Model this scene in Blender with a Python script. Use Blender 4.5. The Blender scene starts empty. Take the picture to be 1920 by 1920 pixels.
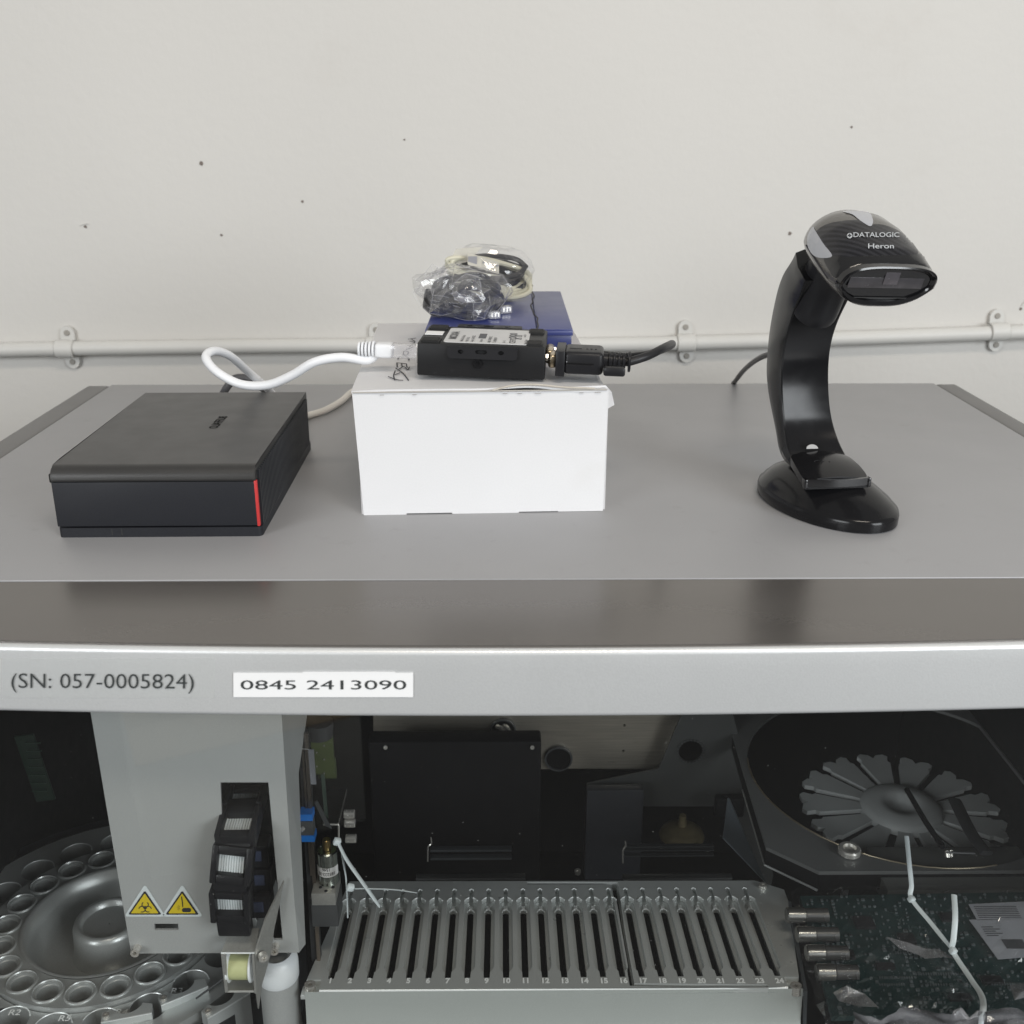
import bpy, bmesh, math, random
from mathutils import Vector, Matrix, Euler, noise
from mathutils.geometry import tessellate_polygon, delaunay_2d_cdt
from mathutils.bvhtree import BVHTree
random.seed(7)
R = math.radians
S = bpy.context.scene
COL = S.collection

# ------------------------------------------------------------------ camera
CAMZ = 0.24; PITCH = 19.87; YAW = -0.49; FPX = 2000.0
cam_d = bpy.data.cameras.new('camera'); cam = bpy.data.objects.new('camera', cam_d); COL.objects.link(cam)
cam_d.sensor_fit = 'HORIZONTAL'; cam_d.sensor_width = 36; cam_d.lens = FPX / 1920 * 36
cam_d.clip_start = 0.01; cam_d.clip_end = 50
cam.location = (0, 0, CAMZ); cam.rotation_euler = (R(90 - PITCH), 0, R(YAW))
S.camera = cam
cam_d.dof.use_dof = True; cam_d.dof.focus_distance = 0.70; cam_d.dof.aperture_fstop = 16.0

# ------------------------------------------------------------------ light
S.view_settings.view_transform = 'Standard'; S.view_settings.look = 'None'
S.cycles.transparent_max_bounces = 40; S.view_settings.exposure = -0.25; S.view_settings.gamma = 1.0
w = bpy.data.worlds.new('World'); S.world = w; w.use_nodes = True
nt = w.node_tree; nt.nodes.clear()
wo = nt.nodes.new('ShaderNodeOutputWorld'); wb = nt.nodes.new('ShaderNodeBackground')
tc = nt.nodes.new('ShaderNodeTexCoord'); sx = nt.nodes.new('ShaderNodeSeparateXYZ'); wr = nt.nodes.new('ShaderNodeValToRGB')
mp = nt.nodes.new('ShaderNodeMapRange'); mp.inputs[1].default_value = -1; mp.inputs[2].default_value = 1
nt.links.new(tc.outputs['Generated'], sx.inputs[0]); nt.links.new(sx.outputs[2], mp.inputs[0]); nt.links.new(mp.outputs[0], wr.inputs[0])
wr.color_ramp.elements[0].position = 0.34; wr.color_ramp.elements[0].color = (0.030, 0.029, 0.028, 1)   # floor of the room
wr.color_ramp.elements[1].position = 0.58; wr.color_ramp.elements[1].color = (0.50, 0.495, 0.48, 1)      # pale walls and ceiling
nt.links.new(wr.outputs[0], wb.inputs[0]); wb.inputs[1].default_value = 0.68
nt.links.new(wb.outputs[0], wo.inputs[0])

def area(name, loc, target, sx_, sy_, power, col):
    l = bpy.data.lights.new(name, 'AREA'); l.shape = 'RECTANGLE'; l.size = sx_; l.size_y = sy_
    l.energy = power; l.color = col
    o = bpy.data.objects.new(name, l); COL.objects.link(o); o.location = loc
    o.rotation_euler = (Vector(target) - Vector(loc)).to_track_quat('-Z', 'Y').to_euler()
    return o
area('window_light_right', (1.9, -1.5, 0.75), (0.1, 0.9, 0.0), 1.3, 1.3, 69, (0.93, 0.97, 1.0))
area('window_light_left', (-1.9, -1.6, 0.75), (-0.1, 0.9, 0.0), 1.2, 1.2, 46, (0.95, 0.98, 1.0))
area('ceiling_lamp', (0.3, -0.55, 1.75), (0.1, 0.7, 0.0), 0.9, 0.26, 18, (1.0, 0.90, 0.78))

# ------------------------------------------------------------------ pixel -> place
CR = Euler((R(90 - PITCH), 0, R(YAW))).to_matrix(); CO = Vector((0, 0, CAMZ))
def ray(px, py): return CR @ Vector(((px - 960) / FPX, (960 - py) / FPX, -1))
def PY(px, py, y): d = ray(px, py); return CO + d * (y / d.y)
def PZ(px, py, z): d = ray(px, py); return CO + d * ((z - CAMZ) / d.z)
def PP(px, py, o, n): d = ray(px, py); return CO + d * ((o - CO).dot(n) / d.dot(n))

# ------------------------------------------------------------------ materials
MATS = {}
def mat(name, col, rough=0.5, metal=0.0, var=0.06, vscale=30, grain=0.0, gscale=900, bump=0.0, bscale=400, coat=0.0,
        spec=0.5, stretch=None, emit=None, sss=0, spots=0.0, spotscale=60, spotcol=None, bdist=0.0004):
    if name in MATS: return MATS[name]
    m = bpy.data.materials.new(name); m.use_nodes = True; n = m.node_tree; L = n.links
    b = n.nodes['Principled BSDF']
    tcn = n.nodes.new('ShaderNodeTexCoord'); mpn = n.nodes.new('ShaderNodeMapping'); L.new(tcn.outputs['Object'], mpn.inputs[0])
    if stretch: mpn.inputs['Scale'].default_value = stretch
    nz = n.nodes.new('ShaderNodeTexNoise'); nz.inputs['Scale'].default_value = vscale; nz.inputs['Detail'].default_value = 5
    L.new(mpn.outputs[0], nz.inputs['Vector'])
    mx = n.nodes.new('ShaderNodeMix'); mx.data_type = 'RGBA'
    c = Vector(col[:3])
    mx.inputs[6].default_value = (*(c * (1 - var)), 1); mx.inputs[7].default_value = (*[min(1, v) for v in c * (1 + var)], 1)
    L.new(nz.outputs[0], mx.inputs[0]); last = mx.outputs[2]
    if grain > 0:
        g = n.nodes.new('ShaderNodeTexNoise'); g.inputs['Scale'].default_value = gscale; g.inputs['Detail'].default_value = 2
        L.new(mpn.outputs[0], g.inputs['Vector'])
        mr = n.nodes.new('ShaderNodeMapRange'); mr.inputs[1].default_value = 0.3; mr.inputs[2].default_value = 0.7
        mr.inputs[3].default_value = 1 - grain; mr.inputs[4].default_value = 1 + grain; L.new(g.outputs[0], mr.inputs[0])
        vm = n.nodes.new('ShaderNodeVectorMath'); vm.operation = 'SCALE'; L.new(last, vm.inputs[0]); L.new(mr.outputs[0], vm.inputs['Scale'])
        last = vm.outputs[0]
    if spots > 0:
        v = n.nodes.new('ShaderNodeTexNoise'); v.inputs['Scale'].default_value = spotscale; v.inputs['Detail'].default_value = 6; v.inputs['Roughness'].default_value = 0.7
        L.new(tcn.outputs['Object'], v.inputs['Vector'])
        mr = n.nodes.new('ShaderNodeMapRange'); mr.inputs[1].default_value = 0.60; mr.inputs[2].default_value = 0.78; mr.inputs[4].default_value = spots
        L.new(v.outputs[0], mr.inputs[0])
        m2 = n.nodes.new('ShaderNodeMix'); m2.data_type = 'RGBA'; L.new(mr.outputs[0], m2.inputs[0]); L.new(last, m2.inputs[6])
        m2.inputs[7].default_value = (*(spotcol or (0.3, 0.29, 0.27)), 1); last = m2.outputs[2]
    L.new(last, b.inputs['Base Color'])
    # roughness varies a little too
    rr = n.nodes.new('ShaderNodeMapRange'); rr.inputs[3].default_value = max(0.02, rough - 0.06); rr.inputs[4].default_value = min(1, rough + 0.06)
    rn = n.nodes.new('ShaderNodeTexNoise'); rn.inputs['Scale'].default_value = vscale * 2.3; L.new(mpn.outputs[0], rn.inputs['Vector'])
    L.new(rn.outputs[0], rr.inputs[0]); L.new(rr.outputs[0], b.inputs['Roughness'])
    b.inputs['Metallic'].default_value = metal; b.inputs['Specular IOR Level'].default_value = spec
    b.inputs['Coat Weight'].default_value = coat; b.inputs['Coat Roughness'].default_value = 0.08
    if bump > 0:
        bn = n.nodes.new('ShaderNodeTexNoise'); bn.inputs['Scale'].default_value = bscale; bn.inputs['Detail'].default_value = 3
        L.new(mpn.outputs[0], bn.inputs['Vector'])
        bp = n.nodes.new('ShaderNodeBump'); bp.inputs['Strength'].default_value = bump; bp.inputs['Distance'].default_value = bdist
        L.new(bn.outputs[0], bp.inputs['Height']); L.new(bp.outputs[0], b.inputs['Normal'])
    MATS[name] = m; return m

wall_m = mat('wall paint', (0.655, 0.638, 0.606), 0.75, var=0.045, vscale=2.2, bump=0.5, bscale=90, spots=0.22, spotscale=3.2, spotcol=(0.52, 0.48, 0.43), bdist=0.001)
pipe_m = mat('painted pipe', (0.66, 0.65, 0.62), 0.5, var=0.05, vscale=12, bump=0.2, bscale=120, spots=0.12, spotscale=20, spotcol=(0.5, 0.44, 0.38))
panel_m = mat('grey powder coat', (0.345, 0.344, 0.352), 0.46, 0.20, var=0.05, vscale=9, grain=0.05, gscale=1400, bump=0.25, bscale=1500, spots=0.30, spotscale=48, spotcol=(0.21, 0.205, 0.20), bdist=0.0001)
trim_m = mat('dark grey powder coat', (0.20, 0.197, 0.195), 0.5, 0.3, var=0.05, vscale=9, grain=0.05, gscale=1400)
strip_m = mat('brown grey satin metal', (0.185, 0.173, 0.163), 0.24, 0.6, var=0.04, vscale=14, grain=0.03, gscale=1600, stretch=(0.25, 1, 1), spots=0.10, spotscale=50, spotcol=(0.3, 0.29, 0.28))
fascia_m = mat('silver paint', (0.70, 0.712, 0.715), 0.38, 0.42, var=0.02, vscale=8, grain=0.025, gscale=900, bump=0.35, bscale=900, bdist=0.0002)
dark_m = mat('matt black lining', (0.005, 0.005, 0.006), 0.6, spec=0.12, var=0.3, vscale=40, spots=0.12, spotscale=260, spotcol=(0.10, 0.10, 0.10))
seam_m = mat('seam gap', (0.03, 0.03, 0.03), 0.8)
nastop_m = mat('charcoal textured plastic', (0.034, 0.033, 0.032), 0.35, var=0.06, vscale=25, grain=0.12, gscale=1500, bump=0.35, bscale=1600, spots=0.15, spotscale=70, spotcol=(0.10, 0.098, 0.095), bdist=0.0001)
nasfr_m = mat('black matt plastic', (0.017, 0.018, 0.022), 0.5, var=0.1, vscale=25, grain=0.15, gscale=1500, bump=0.3, bscale=1500, spots=0.05, spotscale=300, spotcol=(0.1, 0.1, 0.1), bdist=0.0001, spec=0.25)
naside_m = mat('black ribbed plastic', (0.022, 0.024, 0.028), 0.35, var=0.1, spec=0.25)
red_m = mat('red plastic strip', (0.50, 0.032, 0.032), 0.45, var=0.05)
card_m = mat('white cardboard', (0.69, 0.69, 0.70), 0.8, var=0.05, vscale=9, grain=0.015, bump=0.5, bscale=16, spots=0.25, spotscale=11, spotcol=(0.60, 0.59, 0.57), bdist=0.0008)
cardin_m = mat('cardboard edge', (0.52, 0.48, 0.42), 0.9, var=0.15, vscale=200)
ink_m = mat('black ink', (0.02, 0.02, 0.025), 0.6)
blue_m = mat('blue cardboard', (0.026, 0.038, 0.17), 0.33, spec=0.8, var=0.08, vscale=20, grain=0.03, bump=0.15, bscale=80, spots=0.15, spotscale=30, spotcol=(0.07, 0.08, 0.22))
blk_m = mat('black plastic', (0.016, 0.016, 0.018), 0.36, var=0.15, vscale=40, bump=0.15, bscale=900, spots=0.08, spotscale=350, spotcol=(0.15, 0.15, 0.15), bdist=0.0001, spec=0.25)
gloss_m = mat('glossy black plastic', (0.010, 0.010, 0.011), 0.15, var=0.1, vscale=60, coat=0.3, spots=0.04, spotscale=500, spotcol=(0.2, 0.2, 0.2))
stand_m = mat('satin black stand plastic', (0.010, 0.010, 0.011), 0.17, var=0.1, vscale=60, coat=0.0, bump=0.03, bscale=1200, spots=0.06, spotscale=450, spotcol=(0.2, 0.2, 0.2), bdist=0.0001, spec=0.25)
blkmetal_m = mat('black painted metal', (0.012, 0.012, 0.013), 0.45, var=0.15, vscale=50, bump=0.15, bscale=900, spots=0.14, spotscale=140, spotcol=(0.12, 0.12, 0.12), spec=0.25)
rub_m = mat('black rubber', (0.02, 0.02, 0.02), 0.6, var=0.2, vscale=80, spec=0.25)
cable_m = mat('black cable', (0.022, 0.022, 0.024), 0.38, var=0.1, vscale=60, spec=0.25)
white_m = mat('white plastic cable', (0.80, 0.81, 0.83), 0.4, var=0.02, vscale=30)
cream_m = mat('cream cable', (0.70, 0.67, 0.62), 0.5, var=0.04, vscale=30)
grey_m = mat('dark grey cable', (0.07, 0.07, 0.075), 0.5, var=0.08)
label_m = mat('label paper', (0.60, 0.60, 0.60), 0.5, var=0.05, vscale=60, spots=0.15, spotscale=90, spotcol=(0.42, 0.42, 0.42))
wlabel_m = mat('white label tape', (0.88, 0.88, 0.88), 0.4, var=0.01)
print_m = mat('grey print', (0.10, 0.10, 0.105), 0.5)
lprint_m = mat('light grey print', (0.45, 0.47, 0.49), 0.5)
fprint_m = mat('faint print', (0.30, 0.30, 0.32), 0.5)
steel_m = mat('bright steel', (0.68, 0.66, 0.62), 0.25, 0.7, var=0.1, vscale=300)
gold_m = mat('plated connector shell', (0.55, 0.46, 0.33), 0.28, 1.0, var=0.1, vscale=200)
brass_m = mat('brass', (0.42, 0.30, 0.13), 0.3, 1.0, var=0.15, vscale=200)
alu_m = mat('anodised aluminium', (0.56, 0.585, 0.58), 0.30, 0.40, var=0.06, vscale=30, grain=0.05, gscale=1500, bump=0.2, bscale=1500, bdist=0.0001)
aluw_m = mat('cut aluminium edge', (0.80, 0.83, 0.83), 0.35, 0.35, var=0.05)
car_m = mat('carousel aluminium', (0.50, 0.52, 0.515), 0.34, 0.5, var=0.08, vscale=30, grain=0.06, gscale=1300)
cover_m = mat('grey arm cover paint', (0.365, 0.376, 0.372), 0.5, 0.1, var=0.05, vscale=20, grain=0.05, gscale=1200, bump=0.3, bscale=1500, bdist=0.0001)
brush_m = mat('brushed steel plate', (0.55, 0.51, 0.44), 0.30, 0.8, var=0.35, vscale=60, stretch=(0.35, 3, 12), bump=0.5, bscale=200)
dgrey_m = mat('dark grey bracket', (0.035, 0.037, 0.04), 0.5, 0.3, var=0.15)
mgrey_m = mat('mid grey bracket', (0.10, 0.105, 0.11), 0.45, 0.5, var=0.12, vscale=50)
lwh_m = mat('white nylon', (0.80, 0.83, 0.85), 0.35, var=0.02)
tie_m = mat('clear nylon tie', (0.62, 0.68, 0.70), 0.35, var=0.05)
yel_m = mat('pale yellow roller', (0.50, 0.52, 0.27), 0.4, var=0.08)
warn_m = mat('warning yellow', (0.60, 0.46, 0.02), 0.45, var=0.05)
green_m = mat('green circuit board', (0.055, 0.075, 0.02), 0.5, var=0.4, vscale=80)
pcb_m = mat('dark circuit board', (0.011, 0.034, 0.034), 0.30, var=0.5, vscale=120, spots=0.35, spotscale=420, spotcol=(0.04, 0.10, 0.11))
comp_m = mat('small components', (0.14, 0.17, 0.18), 0.35, 0.4, var=0.5, vscale=200)
bclip_m = mat('blue rail end cap', (0.01, 0.16, 0.55), 0.4, var=0.08)
wheel_m = mat('grey moulded wheel', (0.42, 0.44, 0.445), 0.5, var=0.1, vscale=40)
lgrey_m = mat('light grey trim plastic', (0.38, 0.39, 0.42), 0.25, var=0.04, coat=0.4)
shell_m = mat('warm grey glossy shell', (0.085, 0.08, 0.073), 0.22, var=0.06, coat=0.4)
ribbon_m = mat('white ribbon wire', (0.62, 0.66, 0.67), 0.5, var=0.08)

def carbon():
    m = mat('carbon pattern', (0.012, 0.012, 0.014), 0.22, var=0.1); n = m.node_tree; L = n.links; b = n.nodes['Principled BSDF']
    t = n.nodes.new('ShaderNodeTexCoord'); wv = n.nodes.new('ShaderNodeTexWave'); wv.bands_direction = 'DIAGONAL'; wv.inputs['Scale'].default_value = 95
    wv.inputs['Distortion'].default_value = 0.4
    L.new(t.outputs['Object'], wv.inputs[0]); mx = n.nodes.new('ShaderNodeMix'); mx.data_type = 'RGBA'
    mx.inputs[6].default_value = (0.006, 0.006, 0.008, 1); mx.inputs[7].default_value = (0.022, 0.022, 0.026, 1)
    L.new(wv.outputs[0], mx.inputs[0]); L.new(mx.outputs[2], b.inputs['Base Color']); return m
carbon_m = carbon()

def film(name, base=0.07, white=0.06, rough=0.12, tint=(1, 1, 1), bscale=30, bstr=0.7, ior=1.45, dist=0.004, whitecol=(0.9, 0.9, 0.95)):
    m = bpy.data.materials.new(name); m.use_nodes = True; n = m.node_tree; L = n.links; n.nodes.clear()
    o = n.nodes.new('ShaderNodeOutputMaterial'); tr = n.nodes.new('ShaderNodeBsdfTransparent'); tr.inputs[0].default_value = (*tint, 1)
    gl = n.nodes.new('ShaderNodeBsdfGlossy'); gl.inputs['Roughness'].default_value = rough
    df = n.nodes.new('ShaderNodeBsdfDiffuse'); df.inputs[0].default_value = (*whitecol, 1)
    fr = n.nodes.new('ShaderNodeLayerWeight'); fr.inputs[0].default_value = 0.5
    pw = n.nodes.new('ShaderNodeMath'); pw.operation = 'POWER'; pw.inputs[1].default_value = 5; L.new(fr.outputs['Facing'], pw.inputs[0])
    m1 = n.nodes.new('ShaderNodeMixShader'); m2 = n.nodes.new('ShaderNodeMixShader')
    m1.inputs[0].default_value = white; L.new(tr.outputs[0], m1.inputs[1]); L.new(df.outputs[0], m1.inputs[2])
    ad = n.nodes.new('ShaderNodeMath'); ad.operation = 'ADD'; ad.inputs[1].default_value = base; L.new(pw.outputs[0], ad.inputs[0]); ad.use_clamp = True
    L.new(ad.outputs[0], m2.inputs[0]); L.new(m1.outputs[0], m2.inputs[1]); L.new(gl.outputs[0], m2.inputs[2]); L.new(m2.outputs[0], o.inputs[0])
    if bstr > 0:
        t = n.nodes.new('ShaderNodeTexCoord'); v = n.nodes.new('ShaderNodeTexVoronoi'); v.feature = 'F1'; v.inputs['Scale'].default_value = bscale
        L.new(t.outputs['Object'], v.inputs['Vector']); bp = n.nodes.new('ShaderNodeBump'); bp.inputs['Strength'].default_value = bstr; bp.inputs['Distance'].default_value = dist
        L.new(v.outputs[0], bp.inputs['Height'])
        for s_ in (gl, fr, df): L.new(bp.outputs[0], s_.inputs['Normal'])
    return m
pane_m = film('smoked window pane', 0.042, 0.003, 0.02, (0.965, 0.97, 0.965), bstr=0, ior=1.45, whitecol=(0.5, 0.5, 0.5))
bag_m = film('crinkled clear plastic', 0.07, 0.035, 0.07, bscale=90, bstr=0.3, dist=0.002)
glint_m = film('folded plastic crease', 0.12, 0.30, 0.15, bstr=0)  # whitened film, paints the bright glints on sharp folds
bag2_m = film('clear bag over boards', 0.09, 0.012, 0.05, bscale=26, bstr=0.3, dist=0.003)
bagw_m = film('milky plastic', 0.05, 0.45, 0.3, bscale=60, bstr=0.5, whitecol=(0.80, 0.77, 0.68))
tape_m = film('clear tape', 0.02, 0.12, 0.25, bstr=0, whitecol=(0.7, 0.72, 0.7))

# ------------------------------------------------------------------ mesh helpers
def WM(o):
    m = o.matrix_basis.copy()
    return (WM(o.parent) @ m) if o.parent else m
def link(name, me, m, parent=None, world=False, smooth=35):
    """world=True: mesh is in world coordinates; it is brought into its parent's frame"""
    if world and parent is not None: me.transform(WM(parent).inverted())
    if m is not None and len(me.materials) == 0: me.materials.append(m)
    if smooth is not None:
        me.shade_smooth(); me.set_sharp_from_angle(angle=R(smooth))
    o = bpy.data.objects.new(name, me); COL.objects.link(o)
    if parent is not None: o.parent = parent
    return o
def bmm(bm):
    bmesh.ops.recalc_face_normals(bm, faces=bm.faces[:])
    me = bpy.data.meshes.new('m'); bm.to_mesh(me); bm.free(); return me
def thing(name, label, cat, loc=(0, 0, 0), rot=(0, 0, 0), group=None):
    o = bpy.data.objects.new(name, None); o.empty_display_size = 0.02; COL.objects.link(o); o.location = loc; o.rotation_euler = rot
    o['label'] = label; o['category'] = cat
    if group: o['group'] = group
    return o
def tag(o, label, cat, group=None):
    o['label'] = label; o['category'] = cat
    if group: o['group'] = group
    return o
def box(c, s, bev=0.0, seg=2, rot=None, bm=None):
    own = bmesh.new(); bmesh.ops.create_cube(own, size=1)
    bmesh.ops.scale(own, vec=s, verts=own.verts[:])
    if bev > 0: bmesh.ops.bevel(own, geom=own.edges[:], offset=bev, segments=seg, affect='EDGES', profile=0.5)
    if rot is not None: bmesh.ops.rotate(own, cent=(0, 0, 0), matrix=rot, verts=own.verts[:])
    bmesh.ops.translate(own, vec=c, verts=own.verts[:])
    if bm is None: return own
    join(bm, own); return bm
def join(bm, other):
    me = bpy.data.meshes.new('t'); other.to_mesh(me); other.free(); bm.from_mesh(me); bpy.data.meshes.remove(me)
def frame_of(d):
    d = Vector(d).normalized(); up = Vector((0, 0, 1)) if abs(d.z) < 0.9 else Vector((1, 0, 0))
    a = up.cross(d).normalized(); return a, d.cross(a).normalized(), d
def rings(bm, rs, closed=True, caps=True):
    """rs: list of rings (lists of vectors)"""
    vs = [[bm.verts.new(p) for p in r] for r in rs]; n = len(rs[0])
    for i in range(len(vs) - 1):
        for j in range(n if closed else n - 1):
            k = (j + 1) % n
            bm.faces.new((vs[i][j], vs[i][k], vs[i + 1][k], vs[i + 1][j]))
    if caps and closed:
        bm.faces.new(vs[0][::-1]); bm.faces.new(vs[-1])
    return bm
def cyl(p0, p1, r0, r1=None, seg=24, bm=None, bev=0.0):
    bm = bm or bmesh.new(); r1 = r0 if r1 is None else r1; p0 = Vector(p0); p1 = Vector(p1); a, b, d = frame_of(p1 - p0)
    prof = [(p0, r0), (p1, r1)]
    if bev > 0: prof = [(p0, r0 - bev), (p0 + d * bev, r0), (p1 - d * bev, r1), (p1, r1 - bev)]
    return rings(bm, [[p + (a * math.cos(t) + b * math.sin(t)) * r for t in [2 * math.pi * i / seg for i in range(seg)]] for p, r in prof])
def spline(pts, n=8):
    pts = [Vector(p) for p in pts]; out = []
    P = [pts[0] * 2 - pts[1]] + pts + [pts[-1] * 2 - pts[-2]]
    for i in range(1, len(P) - 2):
        for k in range(n):
            t = k / n; a, b, c, d = P[i - 1], P[i], P[i + 1], P[i + 2]
            out.append(0.5 * ((2 * b) + (c - a) * t + (2 * a - 5 * b + 4 * c - d) * t * t + (3 * b - a - 3 * c + d) * t ** 3))
    out.append(pts[-1]); return out
def tube(pts, r, seg=12, n=8, bm=None, flat=1.0, smooth=True, rad=None):
    bm = bm or bmesh.new(); P = spline(pts, n) if smooth else [Vector(p) for p in pts]; rs = []; prev = None
    for i, p in enumerate(P):
        d = (P[min(i + 1, len(P) - 1)] - P[max(i - 1, 0)]).normalized()
        if prev is None: a, b, _ = frame_of(d)
        else:
            a = (prev - d * prev.dot(d)).normalized(); b = d.cross(a)
        prev = a; rr = r if rad is None else rad(i / (len(P) - 1)) * r
        rs.append([p + (a * math.cos(t) + b * math.sin(t) * flat) * rr for t in [2 * math.pi * k / seg for k in range(seg)]])
    return rings(bm, rs)
def lathe(prof, seg=48, bm=None, c=(0, 0, 0), caps=False):
    bm = bm or bmesh.new(); c = Vector(c)
    return rings(bm, [[c + Vector((r * math.cos(t), r * math.sin(t), z)) for t in [2 * math.pi * i / seg for i in range(seg)]] for r, z in prof], caps=caps)
def plate(loops, z0, z1, tf=None, bm=None, bot=True):
    """extruded polygon with holes; loops[0] outer, others holes, 2D points. tf maps (x,y,z)->Vector"""
    bm = bm or bmesh.new(); tf = tf or (lambda x, y, z: Vector((x, y, z)))
    L3 = [[Vector((p[0], p[1], 0)) for p in l] for l in loops]
    tris = tessellate_polygon(L3); flat = [p for l in L3 for p in l]
    top = [bm.verts.new(tf(p.x, p.y, z1)) for p in flat]; bt = [bm.verts.new(tf(p.x, p.y, z0)) for p in flat]
    for t in tris:
        try:
            bm.faces.new([top[i] for i in t])
            if bot: bm.faces.new([bt[i] for i in reversed(t)])
        except ValueError: pass
    k = 0
    for l in loops:
        n = len(l)
        for i in range(n):
            a, b = k + i, k + (i + 1) % n
            try: bm.faces.new((bt[a], bt[b], top[b], top[a]))
            except ValueError: pass
        k += n
    return bm
def arc(cx, cy, r, a0, a1, n=10, ry=None):
    ry = r if ry is None else ry
    return [(cx + r * math.cos(R(a0 + (a1 - a0) * i / n)), cy + ry * math.sin(R(a0 + (a1 - a0) * i / n))) for i in range(n + 1)]
def circ(cx, cy, r, n=24): return arc(cx, cy, r, 0, 360 * (n - 1) / n, n - 1)
def rrect(x0, y0, x1, y1, r, n=4):
    return arc(x1 - r, y0 + r, r, -90, 0, n) + arc(x1 - r, y1 - r, r, 0, 90, n) + arc(x0 + r, y1 - r, r, 90, 180, n) + arc(x0 + r, y0 + r, r, 180, 270, n)
def stroke(pts, wd):
    """closed outline round an open 2D polyline"""
    P = [Vector((p[0], p[1])) for p in pts]; l, r = [], []
    for i, p in enumerate(P):
        d = (P[min(i + 1, len(P) - 1)] - P[max(i - 1, 0)]).normalized(); nrm = Vector((-d.y, d.x))
        k = 1.0
        if 0 < i < len(P) - 1:
            d1 = (P[i] - P[i - 1]).normalized(); k = 1 / max(0.5, abs(Vector((-d1.y, d1.x)).dot(nrm)))
        l.append(p + nrm * wd / 2 * k); r.append(p - nrm * wd / 2 * k)
    return [tuple(v) for v in l + r[::-1]]
def tex2d(s, size=1.0, align='LEFT', sx=1.0, bold=0.0):
    """text as a flat triangulated mesh: list of verts (x,y) and faces"""
    c = bpy.data.curves.new('t', 'FONT'); c.body = s; c.size = size; c.align_x = align; c.offset = bold * size; c.resolution_u = 3
    o = bpy.data.objects.new('t', c); COL.objects.link(o)
    bpy.context.view_layer.update()
    me = bpy.data.meshes.new_from_object(o.evaluated_get(bpy.context.evaluated_depsgraph_get()))
    V = [(v.co.x * sx, v.co.y) for v in me.vertices]; F = [tuple(p.vertices) for p in me.polygons]
    bpy.data.objects.remove(o); bpy.data.curves.remove(c); bpy.data.meshes.remove(me)
    return V, F
def flatmesh(V, F, tf, bm=None):
    bm = bm or bmesh.new(); vs = [bm.verts.new(tf(x, y)) for x, y in V]
    for f in F:
        try: bm.faces.new([vs[i] for i in f])
        except ValueError: pass
    return bm
def bmm_n(bm):
    me = bpy.data.meshes.new('m'); bm.to_mesh(me); bm.free(); return me
def text(s, size, tf, name, m, parent, world=False, align='LEFT', sx=1.0, bold=0.0):
    V, F = tex2d(s, size, align, sx, bold)
    return link(name, bmm_n(flatmesh(V, F, tf)), m, parent, world, smooth=None)
def cdt(poly, sp):
    xs = [p[0] for p in poly]; ys = [p[1] for p in poly]
    B = []
    for i in range(len(poly)):
        a = Vector(poly[i]); b = Vector(poly[(i + 1) % len(poly)]); n = max(1, int((b - a).length / sp))
        B += [a + (b - a) * k / n for k in range(n)]
    nb = len(B); V = list(B)
    x = min(xs) + sp / 2
    while x < max(xs):
        y = min(ys) + sp / 2
        while y < max(ys): V.append(Vector((x, y))); y += sp
        x += sp
    r = delaunay_2d_cdt(V, [], [list(range(nb))], 1, 1e-5)
    return [tuple(v) for v in r[0]], [tuple(f) for f in r[2]]
def onto(bvh, off):
    def f(px, py):
        d = ray(px, py).normalized(); h = bvh.ray_cast(CO, d)
        if h[0] is None:
            h2 = bvh.find_nearest(PY(px, py, 0.64)); p, nrm = h2[0], h2[1]
        else: p, nrm = h[0], h[1]
        if nrm.dot(d) > 0: nrm = -nrm
        return p + nrm * off
    return f
def patch(poly_px, bvh, off, name, m, parent, sp=5):
    V, F = cdt(smoothp(poly_px), sp); return link(name, bmm_n(flatmesh(V, F, onto(bvh, off))), m, parent, True, smooth=60)
def smoothp(P, n=4):
    out = []; m_ = len(P)
    for i in range(m_):
        a, b, c, d = [Vector(P[(i + k) % m_]) for k in (-1, 0, 1, 2)]
        for k in range(n):
            t = k / n; out.append(tuple(0.5 * ((2 * b) + (c - a) * t + (2 * a - 5 * b + 4 * c - d) * t * t + (3 * b - a - 3 * c + d) * t ** 3)))
    return out
def wbvh(o):
    M = WM(o); me = o.data
    return BVHTree.FromPolygons([M @ v.co for v in me.vertices], [tuple(p.vertices) for p in me.polygons])
def screw(name, p, d, r, h, parent, m=None, world=True):
    """socket head screw: head with a hexagonal recess"""
    d = Vector(d).normalized(); a, b, _ = frame_of(d); p = Vector(p)
    hexa = [(r * 0.5 * math.cos(R(60 * i)), r * 0.5 * math.sin(R(60 * i))) for i in range(6)][::-1]
    tf = lambda x, y, z: p + a * x + b * y + d * z
    bm = plate([circ(0, 0, r, 20), hexa], h * 0.35, h, tf); cyl(p, p + d * h * 0.35, r, seg=20, bm=bm)
    return link(name, bmm(bm), m or steel_m, parent, world)

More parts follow.
